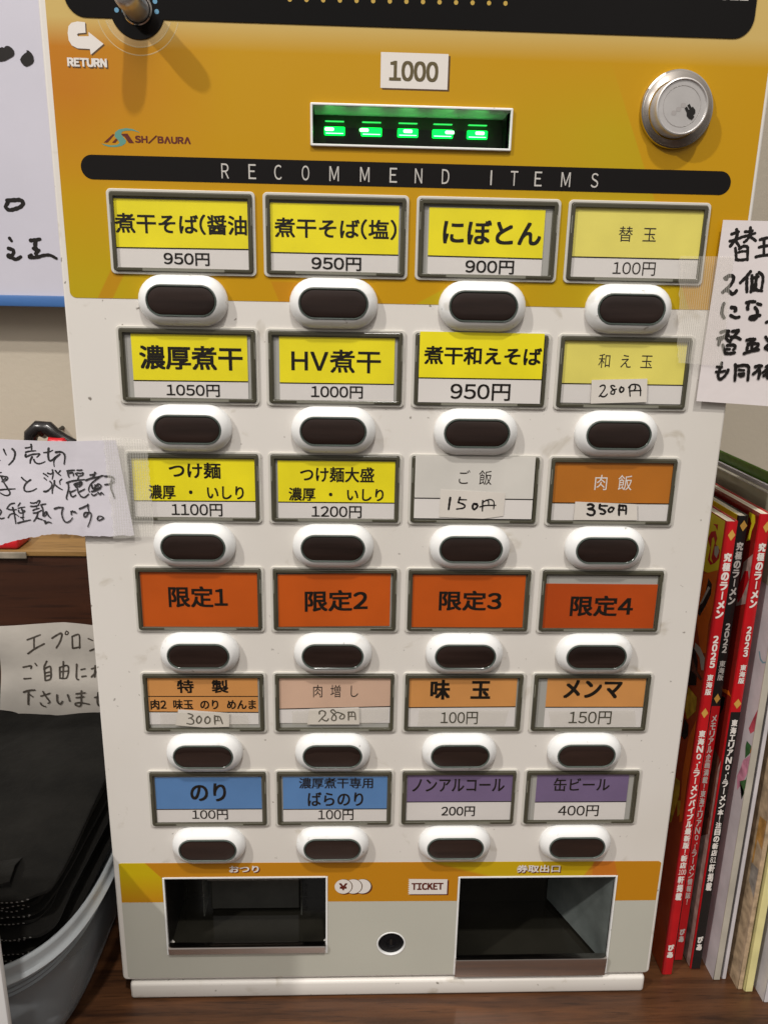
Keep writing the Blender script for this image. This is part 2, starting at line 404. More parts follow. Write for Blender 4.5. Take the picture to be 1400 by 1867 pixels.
def glyph(ch):
    """outline of one character, em = 1; Latin letters and digits use their East Asian wide forms"""
    if ch not in GL:
        w_ = chr(ord(ch)+0xFEE0) if '0' <= ch <= '9' or 'A' <= ch <= 'Z' or 'a' <= ch <= 'z' or ch in '()/' else ch
        cu = bpy.data.curves.new('t', 'FONT'); cu.body = w_; cu.size = 1; cu.resolution_u = 4; cu.fill_mode = 'FRONT'
        o = bpy.data.objects.new('t', cu); me = bpy.data.meshes.new_from_object(o)
        bpy.data.objects.remove(o); bpy.data.curves.remove(cu)
        V = [v.co[:2] for v in me.vertices]; F = [tuple(p.vertices) for p in me.polygons]; bpy.data.meshes.remove(me)
        if not V: GL[ch] = ([], [], .35); return GL[ch]
        x0 = min(v[0] for v in V); x1 = max(v[0] for v in V)
        if '0' <= ch <= '9': adv = .62; d = (adv-(x1-x0))/2-x0
        elif w_ != ch or ord(ch) < 0x2E80: adv = x1-x0+.13; d = .065-x0
        else: adv = 1.0; d = 0
        GL[ch] = ([(v[0]+d, v[1]) for v in V], F, adv)
    return GL[ch]
def text1(body, box, y, off=0.0, keep=False, shear=0.0, th=0.0):
    x0, z1, x1, z0 = box; V, F = [], []; pen_ = 0
    for ch in body:
        if ch == ' ': pen_ += .6; continue
        if ch == '\u3000': pen_ += 1; continue
        g, f, adv = glyph(ch); b = len(V)
        V += [(p[0]+pen_, p[1]) for p in g]; F += [tuple(b+i for i in q) for q in f]; pen_ += adv
    xs = [v[0] for v in V]; zs = [v[1] for v in V]; a, b, c_, d = min(xs), max(xs), min(zs), max(zs)
    sx = (x1-x0)/max(b-a, 1e-6); sz = (z1-z0)/max(d-c_, 1e-6)
    if keep: sx = sz = min(sx, sz)
    ox = (x0+x1)/2-(a+b)/2*sx; oz = (z0+z1)/2-(c_+d)/2*sz
    return mesh_from([(v[0]*sx+ox, y, v[1]*sz+oz) for v in V], F)
def text(body, box, y, off=0.0, keep=False, shear=0.0, th=0.0):
    '''lettering; weight is built up from close-set copies so that dense characters stay intact'''
    x0, z1, x1, z0 = box
    if off <= 0: return text1(body, box, y, 0, keep, shear)
    n = max(len([c_ for c_ in body if c_ not in ' 　']), 1)
    d = off*.105*min((x1-x0)/n, (z1-z0))
    L = []
    for i, (ax, az) in enumerate(((0, 0), (-1, -.8), (1, .8), (-1, .8), (1, -.8))):
        L.append(shift(text1(body, (x0+d, z1-d*.8, x1-d, z0+d*.8), y, 0, keep, shear), ax*d, -.006*i, az*d))
    return join(L)
def column_text(body, x0, x1, z1, z0, y, off=.2):
    """lettering set downwards; narrow signs take less room"""
    wt = [{'.': .4, '！': .85, '1': .85, ' ': .6}.get(ch, 1.0) for ch in body]
    h = (z1-z0)/sum(wt); w_ = x1-x0; L = []; zt = z1
    for ch, k in zip(body, wt):
        H = h*k
        g = (x0, zt-h*.05, x1, zt-H+h*.05)
        if ch == ' ': zt -= H; continue
        if ch == 'ー': L.append(plate([rr((x0+x1)/2-w_*.08, zt-H*.92, (x0+x1)/2+w_*.08, zt-H*.08)], y)); zt -= H; continue
        if ch == '.': L.append(plate([rr(x0+w_*.62, zt-H*.95, x0+w_*.84, zt-H*.45)], y)); zt -= H; continue
        if ch == '！': g = (x0+w_*.4, g[1], x0+w_*.6, g[3])
        if ch == '1': g = (x0+w_*.24, g[1], x0+w_*.68, g[3])
        if ch == 'o': g = (x0+w_*.15, g[1]-h*.08, x1-w_*.15, g[3]+h*.08)
        L.append(text(ch, g, y, off*1.7)); zt -= H
    return join(L)
def box(x0, y0, z0, x1, y1, z1, bev=0.0, seg=2):
    bm = bmesh.new(); bmesh.ops.create_cube(bm, size=1)
    for v in bm.verts: v.co = (((x0+x1)/2+v.co.x*(x1-x0))*MM, ((y0+y1)/2+v.co.y*(y1-y0))*MM, ((z0+z1)/2+v.co.z*(z1-z0))*MM)
    if bev: bmesh.ops.bevel(bm, geom=bm.edges[:], offset=bev*MM, segments=seg, affect='EDGES', profile=.5)
    me = bpy.data.meshes.new('m'); bm.to_mesh(me); bm.free(); return me
def recess(x0, z0, x1, z1, y0, y1):
    """inside faces of a box sunk behind the front: 0 back, 1 ceiling, 2 floor, 3 sides"""
    V = [(x0, y0, z0), (x1, y0, z0), (x1, y0, z1), (x0, y0, z1), (x0, y1, z0), (x1, y1, z0), (x1, y1, z1), (x0, y1, z1)]
    return mesh_from(V, [(4, 5, 6, 7), (3, 2, 6, 7)[::-1], (0, 1, 5, 4), (0, 4, 7, 3), (1, 2, 6, 5)], [0, 1, 2, 3, 3])
def stadium(L, r, n=14):
    P = []
    for s, a0 in ((1, -90), (-1, 90)):
        for i in range(n+1):
            a = math.radians(a0+180*i/n); P.append((s*L+r*math.cos(a), r*math.sin(a)))
    return P
def loft(rings, cap=False, closed=True):
    V, F = [], []; n = len(rings[0])
    for r in rings: V += r
    for k in range(len(rings)-1):
        for i in range(n if closed else n-1):
            j = (i+1) % n; F.append((k*n+i, k*n+j, (k+1)*n+j, (k+1)*n+i))
    if cap: F.append(tuple((len(rings)-1)*n+i for i in range(n)))
    return mesh_from(V, F)
def lathe(prof, cx, cz, n=64, cap=False):
    return loft([[(cx+r*math.cos(2*math.pi*i/n), y, cz+r*math.sin(2*math.pi*i/n)) for i in range(n)] for r, y in prof], cap)
def smooth_line(P, k=5):
    if len(P) < 3: 
        return [tuple(P[0][j]+(P[1][j]-P[0][j])*i/3 for j in (0, 1)) for i in range(4)] if len(P) == 2 else P
    Q = []
    E = [P[0]]+P+[P[-1]]
    for i in range(1, len(E)-2):
        for s in range(k):
            t = s/k; a, b, c_, d = E[i-1], E[i], E[i+1], E[i+2]
            Q.append(tuple(.5*(2*b[j]+(c_[j]-a[j])*t+(2*a[j]-5*b[j]+4*c_[j]-d[j])*t*t+(3*b[j]-a[j]-3*c_[j]+d[j])*t**3) for j in (0, 1)))
    Q.append(P[-1]); return Q
def pen(strokes, y, dx=0, dz=0, lift=.012, taper=.35, seed=1, wk=1.0):
    """pen strokes as thin ink ribbons; y is a number or a function of (x, z)"""
    rnd = random.Random(seed); V, F = [], []
    for si, ln in enumerate(strokes.strip().split('\n')):
        wd, ps = ln.split('|'); wd = float(wd)*wk
        P = smooth_line([tuple(map(float, q.split(','))) for q in ps.split()])
        n = len(P); ph = rnd.random()*6
        yo = -lift*(si+1)
        prev = None; base = len(V)
        for i, (x, z) in enumerate(P):
            a = P[max(i-1, 0)]; b = P[min(i+1, n-1)]
            t = Vector((b[0]-a[0], b[1]-a[1])); t = t.normalized() if t.length > 1e-9 else Vector((1, 0))
            nx, nz = -t.y, t.x
            k = 1-taper*(i/(n-1))**2*.8; k *= 1+.09*math.sin(i*1.7+ph)+rnd.uniform(-.05, .05)
            h = wd*k/2
            for s in (1, -1):
                X, Z = x+nx*h*s-dx, z+nz*h*s-dz
                V.append((X, (y(X, Z) if callable(y) else y)+yo, Z))
        for i in range(n-1): F.append((base+2*i+1, base+2*i+3, base+2*i+2, base+2*i))
        for (x, z), k, (ta, tb) in ((P[0], 1, (P[1], P[0])), (P[-1], 1-taper*.8, (P[-2], P[-1]))):
            b2 = len(V); ang = math.atan2(tb[1]-ta[1], tb[0]-ta[0]); m = 7
            V.append((x-dx, (y(x-dx, z-dz) if callable(y) else y)+yo-.003, z-dz))
            for i in range(m+1):
                a = ang-math.pi/2+math.pi*i/m; X, Z = x+wd*k/2*math.cos(a)-dx, z+wd*k/2*math.sin(a)-dz
                V.append((X, (y(X, Z) if callable(y) else y)+yo-.003, Z))
            for i in range(m): F.append((b2, b2+1+i, b2+2+i))
    return mesh_from(V, F)
def sheet(xs, ztop, zbot, y, nz=10, th=.12):
    """paper: columns at xs between zbot(x) and ztop(x), y(x,z) its face"""
    V, F = [], []; m = nz+1
    for s in (0, 1):
        for x in xs:
            for k in range(m):
                z = zbot(x)+(ztop(x)-zbot(x))*k/nz
                xx = x(k/nz) if callable(x) else x
                V.append((xx, y(xx, z)+s*th, z))
    N = len(xs)*m
    for i in range(len(xs)-1):
        for k in range(nz):
            a = i*m+k; F.append((a, a+m, a+m+1, a+1)); F.append((N+a, N+a+1, N+a+m+1, N+a+m))
    for i in range(len(xs)-1):
        for k, fl in ((0, 0), (nz, 1)):
            a = i*m+k; q = (a, N+a, N+a+m, a+m); F.append(q if not fl else q[::-1])
    for k in range(nz):
        for i, fl in ((0, 0), (len(xs)-1, 1)):
            a = i*m+k; q = (a, a+1, N+a+1, N+a); F.append(q if not fl else q[::-1])
    return mesh_from(V, F)
def lerp_tab(T):
    def f(x):
        if x <= T[0][0]: return T[0][1]
        for (a, u), (b, v) in zip(T, T[1:]):
            if x <= b: return u+(v-u)*(x-a)/(b-a)
        return T[-1][1]
    return f
# ------------------------------------------------------------------ materials
def mat(name, rgb, rough=.5, metal=0.0, spec=.5, noise=None, bump=None, alpha=1.0, emis=None, coat=0.0, stretch=None, rnoise=None):
    m = bpy.data.materials.new(name); m.use_nodes = True; nt = m.node_tree; N = nt.nodes; L = nt.links
    b = N['Principled BSDF']; rgb = lin(rgb) if isinstance(rgb, str) else rgb
    b.inputs['Base Color'].default_value = (*rgb, 1); b.inputs['Roughness'].default_value = rough
    b.inputs['Metallic'].default_value = metal; b.inputs['Specular IOR Level'].default_value = spec
    b.inputs['Alpha'].default_value = alpha; b.inputs['Coat Weight'].default_value = coat
    tc = N.new('ShaderNodeTexCoord'); mp = N.new('ShaderNodeMapping'); oi = N.new('ShaderNodeObjectInfo'); va = N.new('ShaderNodeVectorMath')
    L.new(tc.outputs['Object'], va.inputs[0]); L.new(oi.outputs['Location'], va.inputs[1]); L.new(va.outputs[0], mp.inputs[0])
    mp.inputs['Scale'].default_value = stretch or (1, 1, 1)
    if noise:
        s, a = noise; n = N.new('ShaderNodeTexNoise'); n.inputs['Scale'].default_value = s; n.inputs['Detail'].default_value = 5
        L.new(mp.outputs[0], n.inputs[0]); r = N.new('ShaderNodeMapRange'); r.inputs[1].default_value = .3; r.inputs[2].default_value = .7
        r.inputs[3].default_value = 1-a; r.inputs[4].default_value = 1+a; L.new(n.outputs[0], r.inputs[0])
        x = N.new('ShaderNodeVectorMath'); x.operation = 'SCALE'; x.inputs[0].default_value = rgb; L.new(r.outputs[0], x.inputs['Scale'])
        L.new(x.outputs[0], b.inputs['Base Color'])
    if rnoise:
        s, a = rnoise; n = N.new('ShaderNodeTexNoise'); n.inputs['Scale'].default_value = s; n.inputs['Detail'].default_value = 4
        L.new(mp.outputs[0], n.inputs[0]); r = N.new('ShaderNodeMapRange'); r.inputs[3].default_value = max(rough-a, .02); r.inputs[4].default_value = rough+a
        L.new(n.outputs[0], r.inputs[0]); L.new(r.outputs[0], b.inputs['Roughness'])
    if bump:
        s, d = bump; n = N.new('ShaderNodeTexNoise'); n.inputs['Scale'].default_value = s; n.inputs['Detail'].default_value = 4
        L.new(mp.outputs[0], n.inputs[0]); bp = N.new('ShaderNodeBump'); bp.inputs['Strength'].default_value = 1; bp.inputs['Distance'].default_value = d*MM
        L.new(n.outputs[0], bp.inputs['Height']); L.new(bp.outputs[0], b.inputs['Normal'])
    if emis:
        b.inputs['Emission Color'].default_value = (*emis[0], 1); b.inputs['Emission Strength'].default_value = emis[1]
    return m
def math_n(nt, op, a, b=None, clamp=False):
    n = nt.nodes.new('ShaderNodeMath'); n.operation = op; n.use_clamp = clamp
    for i, v in enumerate((a, b)):
        if v is None: continue
        if isinstance(v, (int, float)): n.inputs[i].default_value = v
        else: nt.links.new(v, n.inputs[i])
    return n.outputs[0]
def printed(name, base, regions, rough=.38):
    """a printed film; regions: (colour, strength, [(a, b, c, soft)...]) tints where a*x+b*z > c (mm), edges softened over soft mm"""
    m = mat(name, base, rough, rnoise=(60, .05), spec=.3); nt = m.node_tree; N = nt.nodes; L = nt.links
    tc = N.new('ShaderNodeTexCoord'); sp = N.new('ShaderNodeSeparateXYZ'); L.new(tc.outputs['Object'], sp.inputs[0])
    X = math_n(nt, 'MULTIPLY', sp.outputs[0], 1000.0); Z = math_n(nt, 'MULTIPLY', sp.outputs[2], 1000.0)
    rgb = N.new('ShaderNodeRGB'); rgb.outputs[0].default_value = (*base, 1); cur = rgb.outputs[0]
    for c_, k, hp in regions:
        mk = None
        for a, b, c0, soft in hp:
            s = math_n(nt, 'ADD', math_n(nt, 'MULTIPLY', X, float(a)), math_n(nt, 'MULTIPLY', Z, float(b)))
            s = math_n(nt, 'DIVIDE', math_n(nt, 'SUBTRACT', s, float(c0)), float(soft), True)
            mk = s if mk is None else math_n(nt, 'MULTIPLY', mk, s)
        mk = math_n(nt, 'MULTIPLY', mk, float(k))
        mx = N.new('ShaderNodeMix'); mx.data_type = 'RGBA'; L.new(mk, mx.inputs['Factor']); L.new(cur, mx.inputs[6]); mx.inputs[7].default_value = (*c_, 1)
        cur = mx.outputs[2]
    L.new(cur, N['Principled BSDF'].inputs['Base Color']); return m
def white_shell(name, rgb, rough, specks=.15, smudge=.085):
    m = mat(name, rgb, rough, rnoise=(40, .08), bump=(420, .02)); nt = m.node_tree; N = nt.nodes; L = nt.links
    oi = N.new('ShaderNodeObjectInfo'); tcc = N.new('ShaderNodeTexCoord'); tc = N.new('ShaderNodeVectorMath'); L.new(tcc.outputs['Object'], tc.inputs[0]); L.new(oi.outputs['Location'], tc.inputs[1])
    rgbn = N.new('ShaderNodeRGB'); rgbn.outputs[0].default_value = (*rgb, 1); cur = rgbn.outputs[0]
    def layer(scale, lo, hi, colr, amt, det=3, dist=0.0):
        nonlocal cur
        n = N.new('ShaderNodeTexNoise'); n.inputs['Scale'].default_value = scale; n.inputs['Detail'].default_value = det; n.inputs['Distortion'].default_value = dist
        L.new(tc.outputs[0], n.inputs[0])
        r = N.new('ShaderNodeMapRange'); r.inputs[1].default_value = lo; r.inputs[2].default_value = hi; r.inputs[4].default_value = amt
        L.new(n.outputs[0], r.inputs[0]); mx = N.new('ShaderNodeMix'); mx.data_type = 'RGBA'; L.new(r.outputs[0], mx.inputs['Factor'])
        L.new(cur, mx.inputs[6]); mx.inputs[7].default_value = (*colr, 1); cur = mx.outputs[2]
    layer(9, .45, .75, (rgb[0]*.8, rgb[1]*.78, rgb[2]*.72), smudge*4)
    layer(60, .63, .74, (.34, .29, .20), specks*3.2, 5, .6)
    layer(230, .70, .76, (.12, .10, .075), specks*5.5, 2)
    L.new(cur, N['Principled BSDF'].inputs['Base Color']); return m
def clear(name, rgb, amount, rough, ribs=None, ribdir='X'):
    """thin clear sheet: mostly see-through, a little sheen, optional woven ribs"""
    m = bpy.data.materials.new(name); m.use_nodes = True; nt = m.node_tree; N = nt.nodes; L = nt.links; N.clear()
    out = N.new('ShaderNodeOutputMaterial'); tr = N.new('ShaderNodeBsdfTransparent'); pb = N.new('ShaderNodeBsdfPrincipled')
    pb.inputs['Base Color'].default_value = (*rgb, 1); pb.inputs['Roughness'].default_value = rough
    mx = N.new('ShaderNodeMixShader'); L.new(tr.outputs[0], mx.inputs[1]); L.new(pb.outputs[0], mx.inputs[2]); L.new(mx.outputs[0], out.inputs[0])
    mx.inputs[0].default_value = amount
    if ribs:
        tc = N.new('ShaderNodeTexCoord'); F = None
        for d, s, k in ribs:
            wv = N.new('ShaderNodeTexWave'); wv.bands_direction = d; wv.inputs['Scale'].default_value = s; wv.inputs['Distortion'].default_value = .6
            wv.inputs['Detail'].default_value = 1; wv.inputs['Detail Scale'].default_value = 2; L.new(tc.outputs['Object'], wv.inputs[0]); v = math_n(nt, 'MULTIPLY', wv.outputs['Fac'], k)
            F = v if F is None else math_n(nt, 'ADD', F, v)
        n = N.new('ShaderNodeTexNoise'); n.inputs['Scale'].default_value = 60; L.new(tc.outputs['Object'], n.inputs[0])
        F2 = math_n(nt, 'ADD', F, math_n(nt, 'MULTIPLY', n.outputs[0], amount))
        L.new(F2, mx.inputs[0])
        bp = N.new('ShaderNodeBump'); bp.inputs['Distance'].default_value = .15*MM; L.new(F, bp.inputs['Height']); L.new(bp.outputs[0], pb.inputs['Normal'])
    else:
        pb.inputs['Metallic'].default_value = .0 if amount > .1 else 1.0
    return m
def wood(name, dark, light, scale=1.0, rough=.4, axis='X', bumpd=.05):
    m = mat(name, dark, rough); nt = m.node_tree; N = nt.nodes; L = nt.links
    tc = N.new('ShaderNodeTexCoord'); mp = N.new('ShaderNodeMapping'); L.new(tc.outputs['Object'], mp.inputs[0])
    st = {'X': (3, 45, 45), 'Z': (45, 45, 3)}[axis]; mp.inputs['Scale'].default_value = tuple(s*scale for s in st)
    n = N.new('ShaderNodeTexNoise'); n.inputs['Scale'].default_value = 1.6; n.inputs['Detail'].default_value = 8; n.inputs['Roughness'].default_value = .62; n.inputs['Distortion'].default_value = .7
    L.new(mp.outputs[0], n.inputs[0]); cr = N.new('ShaderNodeValToRGB'); cr.color_ramp.elements[0].position = .33; cr.color_ramp.elements[1].position = .68
    cr.color_ramp.elements[0].color = (*dark, 1); cr.color_ramp.elements[1].color = (*light, 1); L.new(n.outputs[0], cr.inputs[0])
    n2 = N.new('ShaderNodeTexNoise'); n2.inputs['Scale'].default_value = 9; n2.inputs['Detail'].default_value = 3; L.new(mp.outputs[0], n2.inputs[0])
    r = N.new('ShaderNodeMapRange'); r.inputs[1].default_value = .56; r.inputs[2].default_value = .7; r.inputs[3].default_value = 1; r.inputs[4].default_value = .55; L.new(n2.outputs[0], r.inputs[0])
    x = N.new('ShaderNodeVectorMath'); x.operation = 'SCALE'; L.new(cr.outputs[0], x.inputs[0]); L.new(r.outputs[0], x.inputs['Scale'])
    L.new(x.outputs[0], N['Principled BSDF'].inputs['Base Color'])
    bp = N.new('ShaderNodeBump'); bp.inputs['Distance'].default_value = bumpd*MM; L.new(n2.outputs[0], bp.inputs['Height']); L.new(bp.outputs[0], N['Principled BSDF'].inputs['Normal'])
    return m
WHITE = (.66, .63, .59)
M = {}
M['shell'] = white_shell('white_enamel', WHITE, .42)
M['bezel'] = white_shell('white_plastic', (.73, .735, .73), .30, .10, .03)
M['lip'] = mat('pale_plastic', (.55, .53, .48), .35)
OR, LIME, DEEP, PALE = (.47, .25, .004), (.42, .31, .006), (.44, .155, .008), (.52, .37, .12)
M['film_top'] = printed('orange_film', OR, [
    (DEEP, .9, [(-1, 0, 85, 70), (0, 1, 140, 45)]),
    (LIME, .9, [(-1, 0, 95, 50), (0, -1, -150, 50)]),
    (DEEP, .55, [(1, -.55, -204, .8), (-1, .55, 196, .8), (0, -1, -118, 2)]),
    (LIME, .75, [(-1.75, -.8, -320, 1.2), (1, 0, 15, 75), (0, -1, -205, 30)]),
    (LIME, .9, [(.55, -1, -93, .8), (-.5, -1, -113, .8), (1, 0, -2, 1)]),
    (DEEP, .5, [(1, .4, -27, .8), (-1, -.1, 49-21, .8), (0, -1, -104, 1)]),
    (PALE, 1.0, [(0, 1, 203, 12)])])
M['film_low'] = printed('orange_film_lower', (.47, .20, .008), [
    ((.50, .37, .005), .95, [(-1.1, -.95, 384.3, .8), (0, 1, -262, 22)]),
    ((.50, .36, .005), .8, [(.3, 1, -227, 2), (-1, 0, -122, 1)]),
    ((.50, .12, .02), .6, [(1, -.6, 262, 1), (-1, -.3, -65, 1), (0, 1, -246, 3)])])
M['sage'] = mat('sage_film', (.455, .45, .39), .42, noise=(14, .03), rnoise=(50, .06))
M['gloss_black'] = mat('gloss_black', (.004, .0035, .0035), .09, spec=.28, noise=(6, .3))
M['bar_black'] = mat('bar_black', (.008, .007, .007), .34, spec=.18)
M['ink'] = mat('black_ink', (.010, .008, .006), .5, spec=.2)
M['ink_thin'] = mat('grey_black_ink', (.03, .024, .02), .5, spec=.2)
M['marker'] = mat('marker_ink', (.010, .008, .007), .55, spec=.25)
M['marker_grey'] = mat('worn_marker_ink', (.055, .045, .035), .6, noise=(500, .5))
M['brush'] = mat('brush_ink', (.03, .028, .03), .6, noise=(900, .8), stretch=(1, 1, .25))
M['frame'] = mat('smoky_frame', (.060, .056, .038), .22, noise=(30, .15))
M['frame_pale'] = mat('smoky_frame_pale', (.19, .185, .15), .25)  # paler tone for slivers on the lower edge and sides of each frame
M['ledge'] = mat('window_ledge', (.10, .095, .07), .35, noise=(60, .25))
M['tray'] = mat('grey_tray', (.34, .335, .31), .5)
M['cover'] = clear('clear_cover', (.8, .8, .78), .035, .10)
M['lens'] = mat('brown_lens', (.019, .011, .009), .10, coat=.55, noise=(70, .35), stretch=(.2, 1, 2.2), bump=(160, .06))
M['seal'] = mat('lens_seal', (.085, .105, .092), .18)
M['white'] = mat('white_card', (.63, .60, .575), .55, noise=(25, .03))
M['sticker'] = mat('white_price_sticker', (.60, .56, .51), .6, noise=(40, .04))
CARD = dict(yellow=(.76, .66, .010), paleyellow=(.70, .62, .13), white=(.56, .54, .50), brown=(.42, .14, .012), orange=(.47, .080, .005),
            tan=(.56, .255, .075), pink=(.55, .37, .27), blue=(.085, .20, .42), purple=(.16, .115, .22), deeporange=(.40, .055, .004))
for k, v in CARD.items(): M['card_'+k] = mat('card_'+k, v, .42, noise=(28, .09))
M['print_white'] = mat('white_print', (.68, .64, .60), .4)
M['print_grey'] = mat('grey_print', (.50, .48, .45), .4)
M['print_maroon'] = mat('maroon_print', (.10, .012, .006), .4)
M['print_brown'] = mat('brown_print', (.09, .045, .012), .4)
M['print_teal'] = mat('teal_print', (.10, .26, .21), .4)
M['print_blue'] = mat('blue_print', (.10, .26, .40), .4)
M['print_gold'] = mat('gold_print', (.45, .30, .05), .4)
M['arc'] = clear('pale_arc_print', (.75, .62, .35), .30, .5)
M['chrome'] = mat('chrome', (.60, .57, .53), .05, 1.0)
M['brushed'] = mat('brushed_steel', (.60, .58, .57), .38, .6, noise=(60, .06), rnoise=(200, .1))
M['steel'] = mat('polished_steel', (.62, .56, .52), .16, 1.0, rnoise=(60, .06))
M['dark'] = mat('dark_inside', (.010, .009, .008), .3)
M['smoke'] = mat('smoky_acrylic', (.014, .013, .010), .12, spec=.4, noise=(20, .3))
M['acrylic'] = clear('acrylic_side', (.30, .34, .33), .22, .15)
M['olive'] = mat('olive_plastic', (.035, .040, .022), .35)
M['led'] = mat('green_led', (.0, .5, .05), .3, emis=((.0, .95, .06), 2.6))
M['led_hot'] = mat('green_led_core', (.3, 1, .4), .3, emis=((.16, 1.0, .22), 9.0))
M['rubber'] = mat('black_lock', (.005, .005, .006), .45, spec=.15, bump=(600, .1))
M['counter'] = wood('dark_counter_wood', (.030, .012, .0055), (.105, .042, .016), 1.9, .36)
M['panelwood'] = wood('dark_panel_wood', (.030, .0085, .0028), (.052, .016, .006), .8, .5)
M['lightwood'] = wood('light_edge_wood', (.17, .09, .025), (.30, .17, .055), 1.2, .5)
M['wall'] = mat('cream_wall', (.46, .41, .33), .8, noise=(7, .05), bump=(300, .15))
M['board'] = mat('pale_board', (.50, .49, .56), .35, noise=(18, .03))
M['boardblue'] = mat('blue_board_edge', (.05, .14, .36), .4, noise=(60, .1), stretch=(.1, 1, 3))
M['paper'] = mat('note_paper', (.60, .575, .63), .7, noise=(10, .03), bump=(35, .7))
M['paper_warm'] = mat('note_paper_warm', (.65, .60, .60), .7, noise=(10, .03), bump=(35, .5))
M['paper_dim'] = mat('laminated_paper', (.45, .42, .38), .16, noise=(22, .14), bump=(22, 1.2))
M['tape'] = clear('cloth_tape_upright_ribs', (.78, .74, .66), .15, .35, [('X', 640/2, .20), ('Z', 900/2, .04)])
M['tape_h'] = clear('cloth_tape_level_ribs', (.78, .76, .70), .20, .35, [('Z', 800/2, .20), ('X', 480/2, .14)])
M['tape_clear'] = clear('clear_tape', (.50, .46, .34), .13, .2)
M['cloth'] = mat('black_fabric', (.0075, .007, .006), .95, spec=.10, noise=(25, .45), bump=(38, 2.2))
for q in (M['cloth'],): q.node_tree.nodes['Principled BSDF'].inputs['Sheen Weight'].default_value = .04
for q in M['cloth'].node_tree.nodes:
    if q.type == 'TEX_NOISE': q.inputs['Detail'].default_value = 9; q.inputs['Roughness'].default_value = .62
M['stitch'] = mat('grey_stitching', (.22, .21, .20), .8)
M['tub'] = clear('cloudy_plastic', (.40, .43, .45), .80, .22)
M['whiteplastic'] = mat('white_tray_plastic', (.62, .62, .62), .4)
M['blackplastic'] = mat('black_handle_plastic', (.012, .010, .010), .25)
M['redplastic'] = mat('red_plastic', (.50, .012, .018), .35)
M['page'] = mat('page_edges', (.52, .475, .38), .75, noise=(700, .45), stretch=(1, .03, .03), bump=(500, .2))
for k, v in dict(red=(.43, .008, .012), black=(.012, .011, .011), yellow=(.68, .56, .02), orange=(.62, .13, .012), grey=(.42, .40, .36), brown=(.12, .045, .03),
                 gold=(.50, .32, .03), golddot=(.52, .29, .06), pinkgrey=(.34, .24, .21), darkred=(.20, .012, .008), redflower=(.50, .08, .11), leaf=(.04, .13, .045),
                 pink=(.55, .24, .33), blue=(.20, .34, .40), wood=(.42, .22, .06), greyfloor=(.28, .25, .22), lilac=(.55, .52, .54), beige=(.42, .31, .20), green=(.075, .16, .012),
                 palegrey=(.30, .30, .22), olive=(.34, .32, .12), lemon=(.66, .60, .28), cream=(.50, .46, .32), darkbrown=(.06, .022, .012), rust=(.36, .055, .014), edge=(.42, .39, .33)).items():
    M['ck_'+k] = mat('cover_'+k, v, .24, noise=(150, .4) if k in ('pink', 'redflower', 'leaf', 'gold', 'brown', 'pinkgrey', 'greyfloor', 'wood', 'beige') else (60, .12))
# ------------------------------------------------------------------ setting
CZ = -333.6
g = mesh_from([(-900, -500, CZ), (900, -500, CZ), (900, 250, CZ), (-900, 250, CZ)], [(0, 1, 2, 3)])
obj('counter', box(-900, -330, CZ-30, 900, 205, CZ), M['counter'], kind='structure')
obj('wall', box(-900, 205, CZ-30, 900, 217, 900), M['wall'], kind='structure')
# ------------------------------------------------------------------ ticket machine
R0 = (0, 0, CZ)
T = thing('ticket_machine', 'white counter-top meal ticket machine with orange band and four columns of priced buttons', 'ticket machine', R0)
SLOT = (-47.4, 165.6, 44.2, 181.8); COIN = (-138.6, -298.5, -41.6, -243.2); TICK = (40.2, -318.4, 136.4, -244.4)
LOCK = (-.9, -293.3)
holes = [rr(*SLOT), rr(COIN[0], COIN[1], COIN[2], COIN[3], rs=(2.5, 2.5, 0, 0)), rr(TICK[0], TICK[1], TICK[2], TICK[3], rs=(2.5, 2.5, 0, 0))]
panel = [rr(-168.3, -319.0, 165.4, 330, 3)]+[h for h in holes[:2]]+[rr(TICK[0], -316.5, TICK[2], TICK[3])]+[circ(*LOCK, 8.9)]
obj('front_panel', plate(panel, 0, 10, 1.2, 3), M['shell'], T, smooth=True)
obj('cabinet', join([box(-164.5, 64, -320.5, 162, 140, 330), box(-164.5, 10.2, -320.5, -156, 63.9, 330), box(154, 10.2, -320.5, 162, 63.9, 330)]), M['shell'], T)
obj('plinth', box(-164.2, -.8, -333.4, 163.2, 138, -321.2, 2.2, 3), M['shell'], T, smooth=True)
# printed films
def grow(h, d): return [(x+(d if x > cx else -d), z+(d if z > cz else -d)) for cx, cz in [((min(p[0] for p in h)+max(p[0] for p in h))/2, (min(p[1] for p in h)+max(p[1] for p in h))/2)] for x, z in h]
obj('orange_graphic', plate([rr(-165.0, 94.1, 163.3, 329, 3), grow(holes[0], .8)], -.15, -.01), M['film_top'], T)
low = [(-164.9, -260.2), (-164.9, -232.4), (-163.4, -232.0), (162, -233.4), (163.6, -234.6), (163.4, -262.3), (TICK[2]+1.2, -262.3), (TICK[2]+1.2, TICK[3]+1), (TICK[0]-1.2, TICK[3]+1),
       (TICK[0]-1.2, -261.4), (COIN[2]+1.2, -260.9), (COIN[2]+1.2, COIN[3]+1), (COIN[0]-1.2, COIN[3]+1), (COIN[0]-1.2, -260.3)]
obj('lower_orange_graphic', plate([low], -.15, -.01), M['film_low'], T, label='lower orange strip around the change and ticket outlets')
low2 = [(-164.9, -260.35), (COIN[0]-1.2, -260.45), (COIN[0]-1.2, COIN[1]-1.2), (COIN[2]+1.2, COIN[1]-1.2), (COIN[2]+1.2, -261.05), (TICK[0]-1.2, -261.55), (TICK[0]-1.2, -317.4),
        (-163.5, -317.4), (-164.9, -316)]
obj('sage_graphic', join([plate([low2, circ(*LOCK, 9.1)], -.15, -.01), plate([rr(TICK[2]+1.2, -317.4, 163.4, -262.45)], -.15, -.01)]), M['sage'], T)
